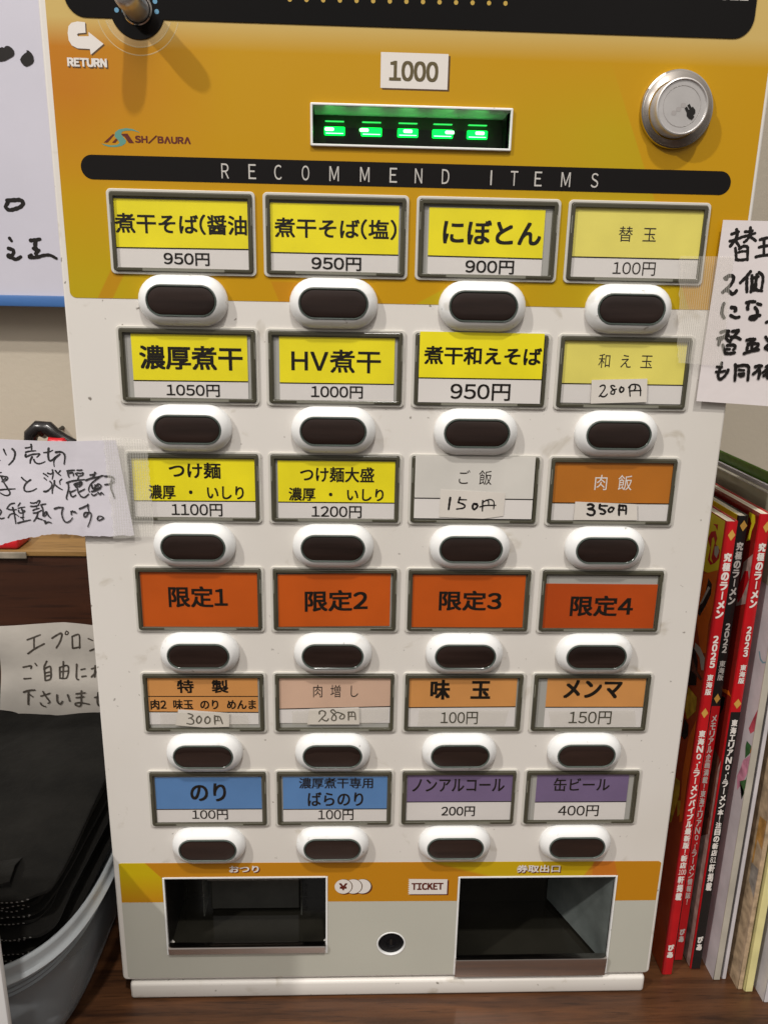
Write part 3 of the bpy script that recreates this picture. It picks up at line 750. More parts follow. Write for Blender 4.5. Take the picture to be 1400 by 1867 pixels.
# glossy black head panel with rounded lower corners, and the bulge round the knob
KX, KZ = -124.8, 218.5
head = [(153.6, 329), (-156.5, 329)]+[(-156.5+9-9*math.cos(a), 214.7+9-9*math.sin(a)) for a in [math.radians(9*i) for i in range(11)]]
a0 = math.asin((KZ-214.7)/12.0)
head += [(KX-12*math.cos(a), KZ-12*math.sin(a)) for a in [a0+(math.pi-2*a0)*i/24 for i in range(25)]]
head += [(153.6-9+9*math.sin(a), 214.7+9-9*math.cos(a)) for a in [math.radians(9*i) for i in range(11)]]
obj('head_panel', plate([head[::-1]], -.55, -.16, .1, 1), M['gloss_black'], T)
def arc(r0, r1):
    b = math.asin((KZ-213.8)/r1); n = 30
    A = [b+(math.pi-2*b)*i/n for i in range(n+1)]
    return plate([[(KX+r1*math.cos(a), KZ-r1*math.sin(a)) for a in A]+[(KX+r0*math.cos(a), KZ-r0*math.sin(a)) for a in A[::-1]]], -.19)
obj('knob_arc', join([arc(12.2, 15.0), shift(arc(14.7, 15.2), 0, -.02, 0), shift(arc(14.7, 15.2), 0, -.04, 0), arc(18.0, 18.45), shift(arc(18.0, 18.45), 0, -.02, 0)]), M['arc'], T)
for k in range(24):
    x = 39.1-7.42*k
    if x < -60: break
    obj('yellow_dot', plate([circ(x, 225.7-.014*(39.1-x), .95, 20)], -.6), M['print_gold'], T)
for x, z in ((-116.8, 221.8), (-116.3, 217.8), (-133.9, 217.9), (-133.4, 221.8)):
    obj('blue_dot', plate([circ(x, z, 1.0, 20)], -.6), M['print_blue'], T)
obj('head_lettering', text('512', (136.5, 234.4, 149.5, 230.0), -.6, .2), M['print_grey'], T)
kn = obj('return_knob', lathe([(6.7, -.5), (6.7, -1.6), (6.3, -2.1), (5.9, -1.6), (5.6, -1.0)], KX, KZ), M['chrome'], T, smooth=True)
obj('knob_shaft', lathe([(5.3, -.5), (5.3, -14), (5.5, -16), (5.4, -19), (4.9, -21), (3.8, -22.4), (2, -23)], KX, KZ, 48, True), M['brushed'], kn, smooth=True)
# return arrow, lettering
ARW = [(-156.2, 208.4), (-155.6, 211.0), (-154.2, 212.4), (-151.6, 213.0), (-148.2, 212.8), (-148.3, 208.6), (-151.6, 208.3), (-152.2, 207.7), (-151.6, 207.1), (-147.0, 207.3), (-147.0, 209.0), (-140.7, 204.4), (-146.7, 199.9), (-146.9, 202.2), (-152.4, 202.3), (-154.8, 203.4), (-156.0, 205.4)]
obj('return_arrow', join([(plate([[(x+.5, z-.5) for x, z in ARW]], -.2), 1), (plate([ARW], -.26), 0)]), [M['print_white'], M['print_brown']], T)
obj('return_lettering', join([(text('RETURN', (-157.0, 198.0, -139.3, 194.3), -.2, .85), 1), (text('RETURN', (-157.4, 198.5, -139.8, 194.9), -.26, .85), 0)]), [M['print_white'], M['print_brown']], T)
obj('thousand_plate', join([(plate([rr(-15.6, 189.3, 15.3, 203.9)], -.2), 1), (plate([rr(-16.4, 190.0, 14.4, 204.7)], -.26), 0), (text('1000', (-12.5, 201.4, 10.0, 193.0), -.32, .55), 2)]), [M['print_white'], M['print_brown'], mat('bronze_print', (.10, .075, .03), .4)], T)
def pts(s): return [tuple(map(float, q.split(','))) for q in s.split()]
TEAL = pts('-144.8,163.3 -142.9,162.9 -140.3,162.6 -137.7,162.9 -136.4,163.8 -137.3,165.1 -138.6,166.4 -138.2,168.2 -136.3,169.5 -133.1,170.1 -130.2,169.8 -127.7,168.8 -126.8,168.1 -128.3,168.7 -130.6,169.1 -133.4,169.0 -135.1,168.5 -135.5,167.4 -134.6,166.2 -133.4,164.8 -133.8,163.6 -135.5,162.5 -138.5,161.9 -141.7,162.0 -143.6,162.6')
obj('maker_emblem', join([(plate([TEAL], -.2), 1)]+[(plate([pts(s)], -.24), 0) for s in ('-143.6,163.8 -139.3,167.4 -138.5,167.3 -141.9,163.8', '-139.9,163.8 -138.0,165.6 -137.2,165.1 -138.4,163.8', '-135.5,167.6 -132.6,167.8 -129.8,163.8 -132.2,163.8 -134.1,166.6 -134.7,166.7')]), [M['print_maroon'], M['print_teal']], T)
obj('maker_lettering', text('SH/B\u039bUR\u039b', (-129.4, 167.4, -103.8, 163.7), -.2, .6), M['print_maroon'], T)
ban = obj('recommend_banner', plate([[(x-1.3, z+153.1) for x, z in stadium(148.4, 5.3)]], -.3, -.16), M['bar_black'], T)
for ch, x in zip('RECOMMENDITEMS', (-88.4, -75.8, -63.8, -50.9, -37.5, -23.1, -9.6, 2.3, 15.1, 36.8, 47.8, 59.3, 72.5, 86.4)):
    hw = .35 if ch == 'I' else 2.2 if ch == 'M' else 1.75
    obj('banner_letter', plate([rr(x-.35, 149.6, x+.35, 156.1)], -.36) if ch == 'I' else text(ch, (x-hw, 156.1, x+hw, 149.6), -.36, .0), M['print_grey'], ban)
# bill slot
bs = obj('bill_slot', plate([rr(-48.5, 164.5, 45.3, 182.9, .6), rr(*SLOT)], -1.6, -.1, .35), M['bezel'], T, smooth=True)
o = obj('slot_inside', recess(*SLOT, 0.2, 20), [M['olive'], M['bezel'], M['bezel'], M['dark']], bs)
obj('slot_mouth', plate([rr(-42, 169.4, 37.5, 176.2, .8)], 19.6, 19.8), M['dark'], bs)
for i, x in enumerate((-37.8, -19.9, -2.2, 14.8, 31.8)):
    l = obj('led', plate([rr(x-5.0, 172.6, x+5.0, 176.4, .5)], 17.8, 19.4, .3), M['led'], bs)
    hx = (-2.5, -3.6, 0, 3.4, 1.2)[i]
    obj('led_core', join([plate([rr(x+hx-2.2, 174.4, x+hx+2.2, 175.9, .6)], 17.6), plate([rr(x-4.2, 173.2, x+4.2, 173.5)], 17.6)]), M['led_hot'], l)
    obj('led_reflection', plate([rr(x-4.6, 178.6, x+4.6, 179.0, .2)], 17.8, 19.4), mat('led_glint', (.05, .5, .1), .3, emis=((.05, .9, .15), .9)), l)  # green reflection streak above each LED, put in as a glowing strip
# top lock
LX, LZ = 121.8, 184.3
lk = obj('door_lock', lathe([(17.1, -.1), (17.1, -1.6), (16.8, -2.3), (16.2, -2.5), (15.7, -2.2), (15.3, -1.7), (12.9, -.6)], LX, LZ, 80), M['chrome'], T, smooth=True)
obj('lock_barrel', lathe([(12.3, -.4), (12.3, -7.6), (12.0, -8.2), (11.5, -8.4), (11.2, -8.1), (11.1, -7.7), (10.9, -7.7), (8.9, -7.7), (8.75, -7.4), (8.55, -7.4), (8.4, -7.7), (.1, -7.7)], LX, LZ, 80, True), M['brushed'], lk, smooth=True)
key = [(125.6+(x-125.6)*.82, 182.2+(z-182.2)*.82) for x, z in pts('123.9,185.6 125.1,186.3 126.3,184.4 127.0,184.9 128.6,183.3 128.9,181.7 127.8,180.4 128.6,179.8 127.4,178.2 125.6,178.8 124.2,180.2 124.0,181.8 122.5,184.0 123.7,184.9 124.9,183.1 125.4,183.5')]
obj('keyway', plate([key], -7.95, -7.8), M['dark'], lk)
obj('lock_stamp', join([plate([rr(a, b, a+2.4, b+2.0, .8)], -7.76) for a, b in ((117.2, 180.6), (119.2, 182.2), (121.2, 183.9))]), mat('worn_stamp', (.50, .47, .46), .5, .8), lk)
# small cabinet lock in the lower panel
sl = obj('cabinet_lock', plate([circ(*LOCK, 9.0), circ(*LOCK, 8.1)], -.4, 3, .25), M['bezel'], T, smooth=True)
obj('lock_plug', lathe([(8.1, 3.2), (8.0, 1.2), (7.4, .8), (3.2, .8), (3.0, 1.4), (.1, 1.4)], *LOCK, 40, True), M['rubber'], sl, smooth=True)
obj('key_slit', plate([rr(LOCK[0]-.6, LOCK[1]-2.4, LOCK[0]+.6, LOCK[1]+2.4, .4)], 1.2, 1.3), M['dark'], sl)
# coin and ticket outlets
co = obj('change_outlet', join([box(COIN[0]-1.0, -.5, COIN[1]-.8, COIN[0], 4, COIN[3]+.3), box(COIN[2], -.5, COIN[1]-.8, COIN[2]+1.0, 4, COIN[3]+.3), box(COIN[0], -.5, COIN[3], COIN[2], 4, COIN[3]+.9)]), M['bezel'], T)
obj('outlet_inside', recess(COIN[0]+.2, COIN[1]+.2, COIN[2]-.2, COIN[3]-.2, 1, 46), [M['smoke'], M['dark'], M['smoke'], M['dark']], co)
obj('inner_chute', box(-119, 26, -268, -59, 44, -243.6, .8), mat('chute_plastic', (.060, .056, .045), .28, noise=(60, .3)), co)
obj('chute_step', box(-118, 33, -296, -60, 45, -269, .8), mat('chute_dark', (.026, .025, .020), .25, noise=(60, .3)), co)
M['faint'] = clear('faint_acrylic', (.26, .27, .24), .22, .3)
for x in (-120.5, -58.1): obj('clear_divider', box(x-.2, 22, -291, x+.2, 44, -245), M['faint'], co)
def flap(x0, x1, zt, zb):
    prof = [(2.0, zt-.6), (-1.6, zt), (-2.6, zt-.3), (-3.0, zt-1.0), (-1.9, zb), (-.6, zb)]
    n = 12; cols = []
    for i in range(n+1): cols.append([(x0+(x1-x0)*i/n, y, z) for y, z in prof])
    V = [v for c_ in cols for v in c_]; m = len(prof)
    F = [(i*m+k, i*m+k+1, (i+1)*m+k+1, (i+1)*m+k) for i in range(n) for k in range(m-1)]
    F += [tuple(range(m))[::-1], tuple(n*m+k for k in range(m))]
    return mesh_from(V, F)
obj('outlet_flap', flap(COIN[0]+.4, COIN[2]-.4, -291.9, -298.0), M['steel'], co, smooth=True)
tk = obj('ticket_outlet', join([box(TICK[0]-1.0, -.5, TICK[1]+.5, TICK[0], 4, TICK[3]+.3), box(TICK[2], -.5, TICK[1]+.5, TICK[2]+1.0, 4, TICK[3]+.3), box(TICK[0], -.5, TICK[3], TICK[2], 4, TICK[3]+.9)]), M['bezel'], T)
obj('outlet_inside', recess(TICK[0]+.2, -316, TICK[2]-.2, TICK[3]-.2, 1, 60), [M['smoke'], M['dark'], M['smoke'], M['smoke']], tk)
obj('clear_side', mesh_from([(136.0, 1.5, -312), (112, 58, -312), (112, 58, -245), (136.0, 1.5, -245)], [(0, 1, 2, 3)]), mat('grey_acrylic', (.11, .125, .12), .12, noise=(35, .35)), tk)
obj('ticket_plate', box(50, 40, -258, 110, 46, -249, .4), M['dark'], tk)
obj('outlet_flap', flap(TICK[0]-.4, TICK[2]-.6, -304.0, -318.2), M['steel'], tk, smooth=True)
# icons by the outlets
obj('coin_icon', join([(plate([circ(x+.8, -250.6, 5.3)], -.2-.005*i), 1) for i, x in enumerate((-31, -25, -19.4))]+[(plate([circ(x+d, -249.9, r_)], -.26-.02*i-.008*j), c0) for i, x in enumerate((-19.4, -25, -31)) for j, (d, r_, c0) in enumerate(((.35, 5.4, 2), (0, 5.2, 0))[:])]+[(text('\uffe5', (-33.6, -247.4, -28.4, -252.5), -.36, .5), 1)]),
    [M['print_white'], M['print_maroon'], M['print_brown']], T)
me = T.children[-1].data
zig = [(8.3, -244.8), (32.5, -245.3), (32.5, -256.2), (8.5, -256.0)]; n = 8
for i in range(1, 2*n): zig.append((8.5+(.9 if i % 2 else 0), -256.0+11.2*i/(2*n)))
obj('ticket_icon', join([(plate([[(x+.9, z-.8) for x, z in zig]], -.2), 1), (plate([zig], -.26), 0), (text('TICKET', (10.6, -247.7, 30.1, -252.9), -.32, .85), 1)]), [M['print_white'], M['print_maroon']], T)
obj('change_lettering', join([(text('おつり', (-98.9, -234.9, -81.1, -239.7), -.2, .35), 1), (text('おつり', (-99.5, -234.3, -81.8, -239.1), -.26, .35), 0)]), [M['print_white'], M['print_maroon']], T)
obj('outlet_lettering', join([(text('券取出口', (75.2, -236.0, 101.9, -241.6), -.2, .3), 1), (text('券取出口', (74.6, -235.4, 101.3, -240.8), -.26, .3), 0)]), [M['print_white'], M['print_maroon']], T)
# ------------------------------------------------------------------ price windows
# (row, column): card colour, colour block (x0, top, x1, line height, tilt), card edges, texts, line
W_ = 66.8; H_ = 35.8
lip_me = plate([rr(-W_/2-1.3, -H_/2-1.3, W_/2+1.3, H_/2+1.3, 2.2), rr(-W_/2+.1, -H_/2+.1, W_/2-.1, H_/2-.1, 1.2)], -1.0, -.05, .35)
tray_me = plate([rr(-W_/2+.1, -H_/2+.1, W_/2-.1, H_/2-.1, 1)], -.25, -.1)
lip_me = join([(lip_me, 0), (tray_me, 1)])
iw, ih = 31.4, 15.75
fr_me = plate([rr(-W_/2+.15, -H_/2+.15, W_/2-.15, H_/2-.15, 1.5), rr(-iw, -ih-.35, iw, ih, .4)], -1.9, -.3, .4, 3)
tabs = [plate([rr(a, -H_/2+.35, b, -ih-.5)], -2.0) for a, b in ((-19.5, 19.5),)]
fr_me = join([(fr_me, 0)]+[(t, 1) for t in tabs]+[(plate([rr(s*33.3-.6 if s > 0 else -33.1, 4, 33.1 if s > 0 else -32.6, 12)], -1.98), 1) for s in (-1, 1)])
led_me = plate([rr(-iw-.5, -ih-.6, iw+.5, ih+.4), rr(-30.7, -16.0, 30.7, 14.7, .4)], -.42, -.3)
cov_me = plate([rr(-iw-.3, -ih-.6, iw+.3, ih+.3)], -1.25)
K = 'ink'; TH = 'ink_thin'
CARDS = {
 (1, 1): ('yellow', (-31.8, 14.8, 31.0, -6.9, .4), -16.3, [('煮干そば(醤油', (-31.5, 8.6, 30.6, -.6), .22), ('950円', (-9.5, -8.9, 12.3, -14.7), .22)], 'soy noodles'),
 (1, 2): ('yellow', (-31.2, 14.6, 30.0, -7.6, 0), -16.4, [('煮干そば(塩)', (-29.4, 8.2, 29.0, -1.0), .22), ('950円', (-11.8, -9.4, 12.2, -15.6), .22)], 'salt noodles'),
 (1, 3): ('yellow', (-28.6, 14.2, 27.3, -7.6, -.3), -17.0, [('にぼとん', (-21.7, 9.0, 26.0, -2.2), .28), ('900円', (-10.1, -9.3, 13.7, -15.7), .2)], ''),
 (1, 4): ('paleyellow', (-32.0, 15.8, 31.6, -6.6, 0), -16.5, [('替 玉', (-9.1, 7.7, 9.3, .7), -.12), ('100円', (-10.5, -8.6, 10.6, -14.9), -.1)], ''),
 (2, 1): ('yellow', (-27.6, 15.3, 29.2, -7.3, .2), -16.0, [('濃厚煮干', (-24.0, 9.9, 26.8, -2.0), .26), ('1050円', (-11.6, -9.1, 14.9, -15.2), .18)], ''),
 (2, 2): ('yellow', (-28.0, 15.2, 29.4, -7.4, .1), -16.1, [('HV煮干', (-22.1, 9.3, 22.6, -2.2), .2), ('1000円', (-12.4, -8.8, 13.7, -15.0), .18)], ''),
 (2, 3): ('yellow', (-31.3, 18.9, 30.9, -3.6, 0), -16.1, [('煮干和えそば', (-29.0, 12.0, 30.2, 3.0), .26), ('950円', (-15.0, -6.3, 15.4, -14.8), .16)], ''),
 (2, 4): ('paleyellow', (-31.4, 17.4, 31.2, -5.5, 0), -15.5, [('和 え 玉', (-13.4, 9.4, 14.3, 2.4), -.12)], ''),
 (3, 1): ('yellow', (-31.3, 15.2, 31.4, -7.3, .3), -16.4, [('つけ麺', (-12.7, 13.2, 13.9, 4.7), .24), ('濃厚 ・ いしり', (-23.6, 1.2, 25.4, -6.5), .2), ('1100円', (-12.4, -8.8, 14.0, -15.6), .14)], ''),
 (3, 2): ('yellow', (-29.8, 14.8, 31.0, -7.2, 0), -16.5, [('つけ麺大盛', (-18.3, 11.7, 20.2, 3.5), .2), ('濃厚 ・ いしり', (-24.3, .5, 25.3, -6.7), .2), ('1200円', (-12.4, -9.3, 13.8, -15.8), .14)], ''),
 (3, 3): ('white', (-31.6, 18.4, 30.9, -3.9, -.2), -15.2, [('ご 飯', (-8.7, 11.2, 8.5, 3.3), -.12)], ''),
 (3, 4): ('brown', (-31.3, 16.3, 31.4, -6.2, 0), -16.0, [('肉 飯', (-9.4, 9.1, 10.5, .8), -.05)], ''),
 (4, 1): ('orange', (-31.0, 16.6, 31.1, None, 0), -16.3, [('限定1', (-16.6, 7.5, 15.1, -4.8), .28)], ''),
 (4, 2): ('orange', (-30.8, 14.4, 30.0, None, 1.5), -16.0, [('限定2', (-16.4, 5.7, 17.8, -6.7), .28)], ''),
 (4, 3): ('orange', (-30.9, 14.8, 30.6, None, 0), -15.9, [('限定3', (-16.3, 5.8, 18.1, -6.0), .28)], ''),
 (4, 4): ('deeporange', (-31.3, 10.1, 31.0, None, -.2), -16.3, [('限定4', (-16.6, 3.3, 18.5, -9.0), .28)], ''),
 (5, 1): ('tan', (-31.0, 17.0, 30.0, -5.5, -.4), -13.8, [('特　製', (-14.8, 14.2, 13.7, 6.0), .3), ('肉2 味玉 のり めんま', (-30.0, 2.0, 28.8, -4.3), .24)], ''),
 (5, 2): ('pink', (-31.0, 17.6, 31.3, -3.8, 1.6), -13.0, [('肉 増 し', (-12.1, 11.2, 13.2, 3.3), -.08)], ''),
 (5, 3): ('tan', (-31.0, 16.8, 30.0, -2.9, .5), -15.4, [('味　玉', (-19.1, 14.4, 15.1, 1.9), .34), ('100円', (-12.5, -5.8, 8.7, -13.8), .1)], ''),
 (5, 4): ('tan', (-25.8, 16.8, 30.8, -2.7, 0), -15.9, [('メンマ', (-16.1, 14.4, 17.5, 2.6), .34), ('150円', (-11.6, -5.5, 13.1, -14.0), .1)], ''),
 (6, 1): ('blue', (-30.6, 14.4, 30.6, -6.9, 0), -16.0, [('のり', (-10.6, 10.3, 10.1, -1.9), .3), ('100円', (-10.2, -7.6, 10.6, -14.2), .12)], ''),
 (6, 2): ('blue', (-30.0, 14.4, 30.8, -7.3, 0), -16.0, [('濃厚煮干専用', (-20.6, 13.7, 22.5, 6.5), .16), ('ばらのり', (-15.6, 4.1, 16.9, -5.4), .22), ('100円', (-9.6, -7.9, 11.2, -15.1), .1)], ''),
 (6, 3): ('purple', (-30.5, 16.3, 31.6, -2.7, 0), -15.6, [('ノンアルコール', (-27.5, 12.6, 26.9, 4.0), .18), ('200円', (-9.7, -6.1, 10.2, -12.9), .2)], ''),
 (6, 4): ('purple', (-27.2, 17.6, 27.6, -3.2, 0), -15.9, [('缶ビール', (-17.0, 13.0, 16.5, 4.0), .14), ('400円', (-12.9, -5.8, 11.5, -13.4), .1)], ''),
}
STICK = {(2, 4): ('s280', [(-16.2, -3.7), (12.3, -2.6), (13.2, -14.5), (-15.7, -15.7)]),
         (3, 3): ('s150', [(-17.9, .6), (16.2, -.9), (15.7, -13.5), (5.1, -15.1), (-18.3, -14.3)]),
         (3, 4): ('s350', [(-19.1, -5.5), (14.0, -6.6), (15.1, -15.5), (-19.2, -15.6)]),
         (5, 1): ('s300', [(-14.6, -3.8), (13.7, -6.1), (13.4, -14.8), (-.9, -15.2), (-16.6, -13.8)]),
         (5, 2): ('s280b', [(-14.2, -3.5), (13.7, -2.5), (14.1, -13.4), (-15.5, -13.4)])}
PRICE = {(2, 4): '280円', (3, 3): '150円', (3, 4): '350円', (5, 1): '300円', (5, 2): '280円'}
ZR = [124.84, 62.28, 0, -62.33, -124.71, -187.19]
for (r, c_), (cl, (x0, zt, x1, zl, tl), zb, tx, _) in CARDS.items():
    cx, cz = (c_-2.5)*73, ZR[r-1]
    head_ = tx[0][0].replace('　', '').replace(' ', ''); pr = PRICE.get((r, c_)) or (tx[-1][0] if '円' in tx[-1][0] else '')
    cname = {'paleyellow': 'pale yellow', 'deeporange': 'deep orange'}.get(cl, cl)
    wdw = obj('price_window', lip_me, None, T, (cx, 0, cz), label='%s card reading %s%s' % (cname, head_, (' with the price '+pr) if pr else ''), smooth=False)
    if not len(lip_me.materials): lip_me.materials.append(M['lip']); lip_me.materials.append(M['tray'])
    DY = -1.55 if (r, c_) in ((2, 3), (3, 3)) else 0      # two cards are tucked in front of their frames
    if zl is None:
        card = join([(plate([[(x0, zb), (x1, zb+(.7 if tl > 1 else 0)), (x1, zt+tl), (x0, zt)]], -.62, -.35), 1)])
    else:
        L = [(plate([[(x0, zb), (x1, zb), (x1, zt), (x0, zt)]], -.55, -.35), 0),
             (plate([[(x0, zl), (x1, zl+tl), (x1, zt), (x0, zt)]], -.62), 1),
             (plate([[(x0, zl-.55), (x1, zl+tl-.55), (x1, zl+tl), (x0, zl)]], -.65), 2)]
        if (r, c_) == (5, 1): L.append((plate([rr(x0, 3.6, x1, 4.15)], -.66), 2))
        card = join(L)
    shift(card, 0, DY, 0)
    obj('card', card, [M['white'], M['card_'+cl], M['ink']], wdw, (cx, 0, cz))
    for i, (b, bx, off) in enumerate(tx):
        sh = None
        m_ = M['print_white'] if (r, c_) == (3, 4) else (M['ink_thin'] if off < 0 else M['ink'])
        t_ = text(b, bx, -.70+DY, off)
        if (r, c_) == (4, 2):
            for v in t_.vertices: v.co.z += v.co.x*.025
        obj('price_lettering' if '円' in b else 'name_lettering', t_, m_, wdw, (cx, 0, cz))
    if (r, c_) in STICK:
        k, poly = STICK[(r, c_)]
        obj('price_sticker', plate([poly], -1.5+DY*.6, -1.38+DY*.6), M['sticker'], wdw, (cx, 0, cz))
        obj('handwritten_price', pen(HAND[k], -1.55+DY*.6, cx, cz, .006, .25, r*7+c_), M['marker'] if k in ('s280', 's150', 's350') else M['marker_grey'], wdw, (cx, 0, cz))
    obj('frame', fr_me, [M['frame'], M['frame_pale']] if not len(fr_me.materials) else None, wdw, (cx, 0, cz), smooth=False)
    obj('inner_ledge', led_me, M['ledge'] if not len(led_me.materials) else None, wdw, (cx, 0, cz))
    if not DY: obj('clear_cover', cov_me, M['cover'] if not len(cov_me.materials) else None, wdw, (cx, 0, cz))
    if (r, c_) in ((5, 1), (5, 2), (5, 3), (5, 4)):
        q = {(5, 1): [(-25, -5.5), (24, -6.2), (25, -15), (-25, -14.6)], (5, 2): [(-24, -5), (30.5, -2.6), (30.5, -10.5), (20, -13), (-24, -13.6)], (5, 3): [(-25, -4), (26, -4.6), (24.4, -14.4), (-26, -14.4)], (5, 4): [(-24, -5), (26, -4.6), (28, -14.8), (-22, -15)]}[(r, c_)]
        obj('clear_tape', plate([q], -1.62), M['tape_clear'], wdw, (cx, 0, cz))
# ------------------------------------------------------------------ buttons
def ring_st(r, y): return [(x, y, z) for x, z in stadium(9.5, r)]
bez = loft([ring_st(r, y) for r, y in ((12.1, 0), (12.1, -1.5), (11.95, -2.4), (11.5, -3.3), (10.8, -4.2), (9.9, -5.1), (9.0, -5.8), (8.2, -6.3), (7.7, -6.5), (7.45, -6.4), (7.35, -4.5))])
sea = loft([ring_st(r, y) for r, y in ((7.35, -4.5), (7.3, -6.6), (7.2, -6.95), (7.05, -7.0), (6.93, -6.7), (6.8, -6.65), (6.7, -6.85), (6.6, -6.75), (6.55, -6.2))])
ln_ = loft([ring_st(r, y) for r, y in ((6.6, -5.4), (6.5, -6.3), (6.25, -6.65), (5.6, -6.8), (3.0, -6.9))], True)
for q in (bez, sea, ln_):
    bmq = bmesh.new(); bmq.from_mesh(q); bmesh.ops.recalc_face_normals(bmq, faces=bmq.faces[:]); bmq.to_mesh(q); bmq.free()
for r in range(6):
    for c_ in range(4):
        cx, cz = (c_-1.5)*73-1.0, ZR[r]-31.2
        b = obj('push_button', bez, M['bezel'] if not len(bez.materials) else None, T, (cx, 0, cz), smooth=True)
        obj('seal_ring', sea, M['seal'] if not len(sea.materials) else None, b, (cx, 0, cz), smooth=True)
        obj('lens', ln_, M['lens'] if not len(ln_.materials) else None, b, (cx, 0, cz), smooth=True)
# ------------------------------------------------------------------ notes and tape
yl = lambda x, z: -2.4-.5*math.sin(z*.12+x*.05)*(1 if x < -168 else .25)-max(0, (-150-x))*.012
botL = lerp_tab([(-240, -38), (-211.5, -31.7), (-200, -28.6), (-190, -26.4), (-183, -25.2), (-176, -25.6), (-166, -26.6), (-150, -26.3), (-141, -26.0)])
rnd = random.Random(3); jit = {}
def botLj(x):
    v = x(0) if callable(x) else x; k = round(v, 1)
    if k not in jit: jit[k] = rnd.uniform(-.35, .35)
    return botL(v)+jit[k]
xs = [-245+1.4*i for i in range(66)]
xs = [(lambda t, x=x: x-(5.8*t*max(0, (x+176)/(34.0)) if x > -176 else 0)) for x in xs if x < -152]+[(lambda t, x=x: x-5.8*t*(x+176)/34.0) for x in (-150, -147, -144, -141.5)]
N1 = thing('handwritten_note', 'torn white note with brush-pen writing taped to the left edge of the ticket machine', 'note', (-190, -3, -25))
obj('paper', sheet(xs, lambda x: 24.4 if not callable(x) else 24.2+.4*math.sin(x(0)*.08), botLj, yl, 12), M['paper'], N1, smooth=True)
obj('handwriting', pen(HAND['noteL'], lambda x, z: yl(x, z)-.04, 0, 0, .004, .4, 5, 1.02), M['brush'], N1)
yr = lambda x, z: -3.1-.35*math.sin(z*.07+x*.04)-max(0, x-175)*.03
N2 = thing('handwritten_note', 'white note with bold black marker writing taped over the right edge of the ticket machine', 'note', (185, -3, 47))
xs2 = [(lambda t, x=x: x+1.9*t*max(0, (215-x)/67)) for x in [147.8+3.2*i for i in range(22)]]
obj('paper', sheet(xs2, lambda x: 136.3, lambda x: 48.9-.055*((x(0) if callable(x) else x)-147.8), yr, 12), M['paper_warm'], N2, smooth=True)
obj('handwriting', pen(HAND['noteR'], lambda x, z: yr(x, z)-.04, 0, 0, .006, .05, 9, 1.0), M['marker'], N2)
def tape_mesh(P, y, n=26, m=16, jag=.35, seed=0):
    """quad P: upper left, upper right, lower right, lower left; side 0 (left) is the serrated cut edge"""
    rn = random.Random(seed); V = []
    for i in range(n+1):
        for j in range(m+1):
            u, t = i/n, j/m
            a = [P[0][k]+(P[3][k]-P[0][k])*u for k in (0, 1)]; b = [P[1][k]+(P[2][k]-P[1][k])*u for k in (0, 1)]
            x = a[0]+(b[0]-a[0])*t; z = a[1]+(b[1]-a[1])*t
            if j == 0: x += rn.choice((-jag, jag))
            if j == m: x += rn.choice((-jag, jag))*.6
            V.append((x, y(x, z), z))
    return mesh_from(V, [(i*(m+1)+j, (i+1)*(m+1)+j, (i+1)*(m+1)+j+1, i*(m+1)+j+1) for i in range(n) for j in range(m)])
obj('adhesive_tape', tape_mesh([(130.9, 119.4), (157.0, 119.6), (158.5, 66.8), (136.0, 68.0)], lambda x, z: -2.25-max(0, min(1, (x-141)/6))*1.45), M['tape'], None, label='wide cloth tape strip holding the right-hand note onto the machine beside its fourth column', cat='tape', smooth=True)
obj('adhesive_tape', tape_mesh([(-153.5, 26.5), (-132.0, 25.0), (-131.2, -26.5), (-152.0, -27.5)], lambda x, z: -2.3-max(0, min(1, (-139.5-x)/5))*.95, seed=4), M['tape_h'], None, label='wide cloth tape strip holding the left-hand torn note over the first price window', cat='tape', smooth=True)
# ------------------------------------------------------------------ things to the left of the machine
bd = thing('menu_board', 'pale grey board with black brush writing and a blue lower edge behind the machine', 'board', (-260, 187, 84))
obj('board_face', box(-420, 186, 91.5, -150, 190, 420), M['board'], bd)
obj('blue_edge', box(-420, 183.5, 83.9, -149, 191, 91.4, .6), M['boardblue'], bd, smooth=True)
bl = [(plate([[tuple(q) for q in P]], 185.7), 0) for P in BLOBS['board']]
for q in [pen(HAND['board'], 185.9, 0, 0, .02, .15, 2)]+[b_[0] for b_ in bl]: obj('board_writing', q, M['marker'], bd)
obj('wood_partition', box(-700, 150, CZ+.1, -150, 153, -90.5), M['panelwood'], None, label='dark brown wooden upright board behind the black aprons', cat='wooden board')
obj('wood_ledge', box(-700, 148.5, -90.3, -150, 204, -86.2, .5), M['lightwood'], None, label='light wood ledge with visible grain on top of the dark board', cat='ledge')
# scissors handle peeping over the note
def tube(P, r, n=12, closed=False):
    rings = []
    Pv = [Vector(p) for p in P]; L = len(Pv)
    for i, p in enumerate(Pv):
        a = Pv[(i-1) % L] if closed else Pv[max(i-1, 0)]; b = Pv[(i+1) % L] if closed else Pv[min(i+1, L-1)]
        t = (b-a).normalized(); u = t.cross(Vector((0, 1, 0))); u = u.normalized() if u.length > 1e-6 else Vector((1, 0, 0)); v = t.cross(u)
        rr_ = r[i] if isinstance(r, (list, tuple)) else r
        rings.append([tuple(p+u*math.cos(2*math.pi*k/n)*rr_+v*math.sin(2*math.pi*k/n)*rr_) for k in range(n)])
    if closed: rings.append(rings[0])
    return loft(rings)
SC = thing('scissors', 'black handled scissors with red inside the grip, hanging behind the left note', 'scissors', (-245, 165, -86))
Pc = [(-246+14*math.cos(a)*1.05+2*math.sin(a), 165, -12+17*math.sin(a)) for a in [2*math.pi*i/20 for i in range(20)]]
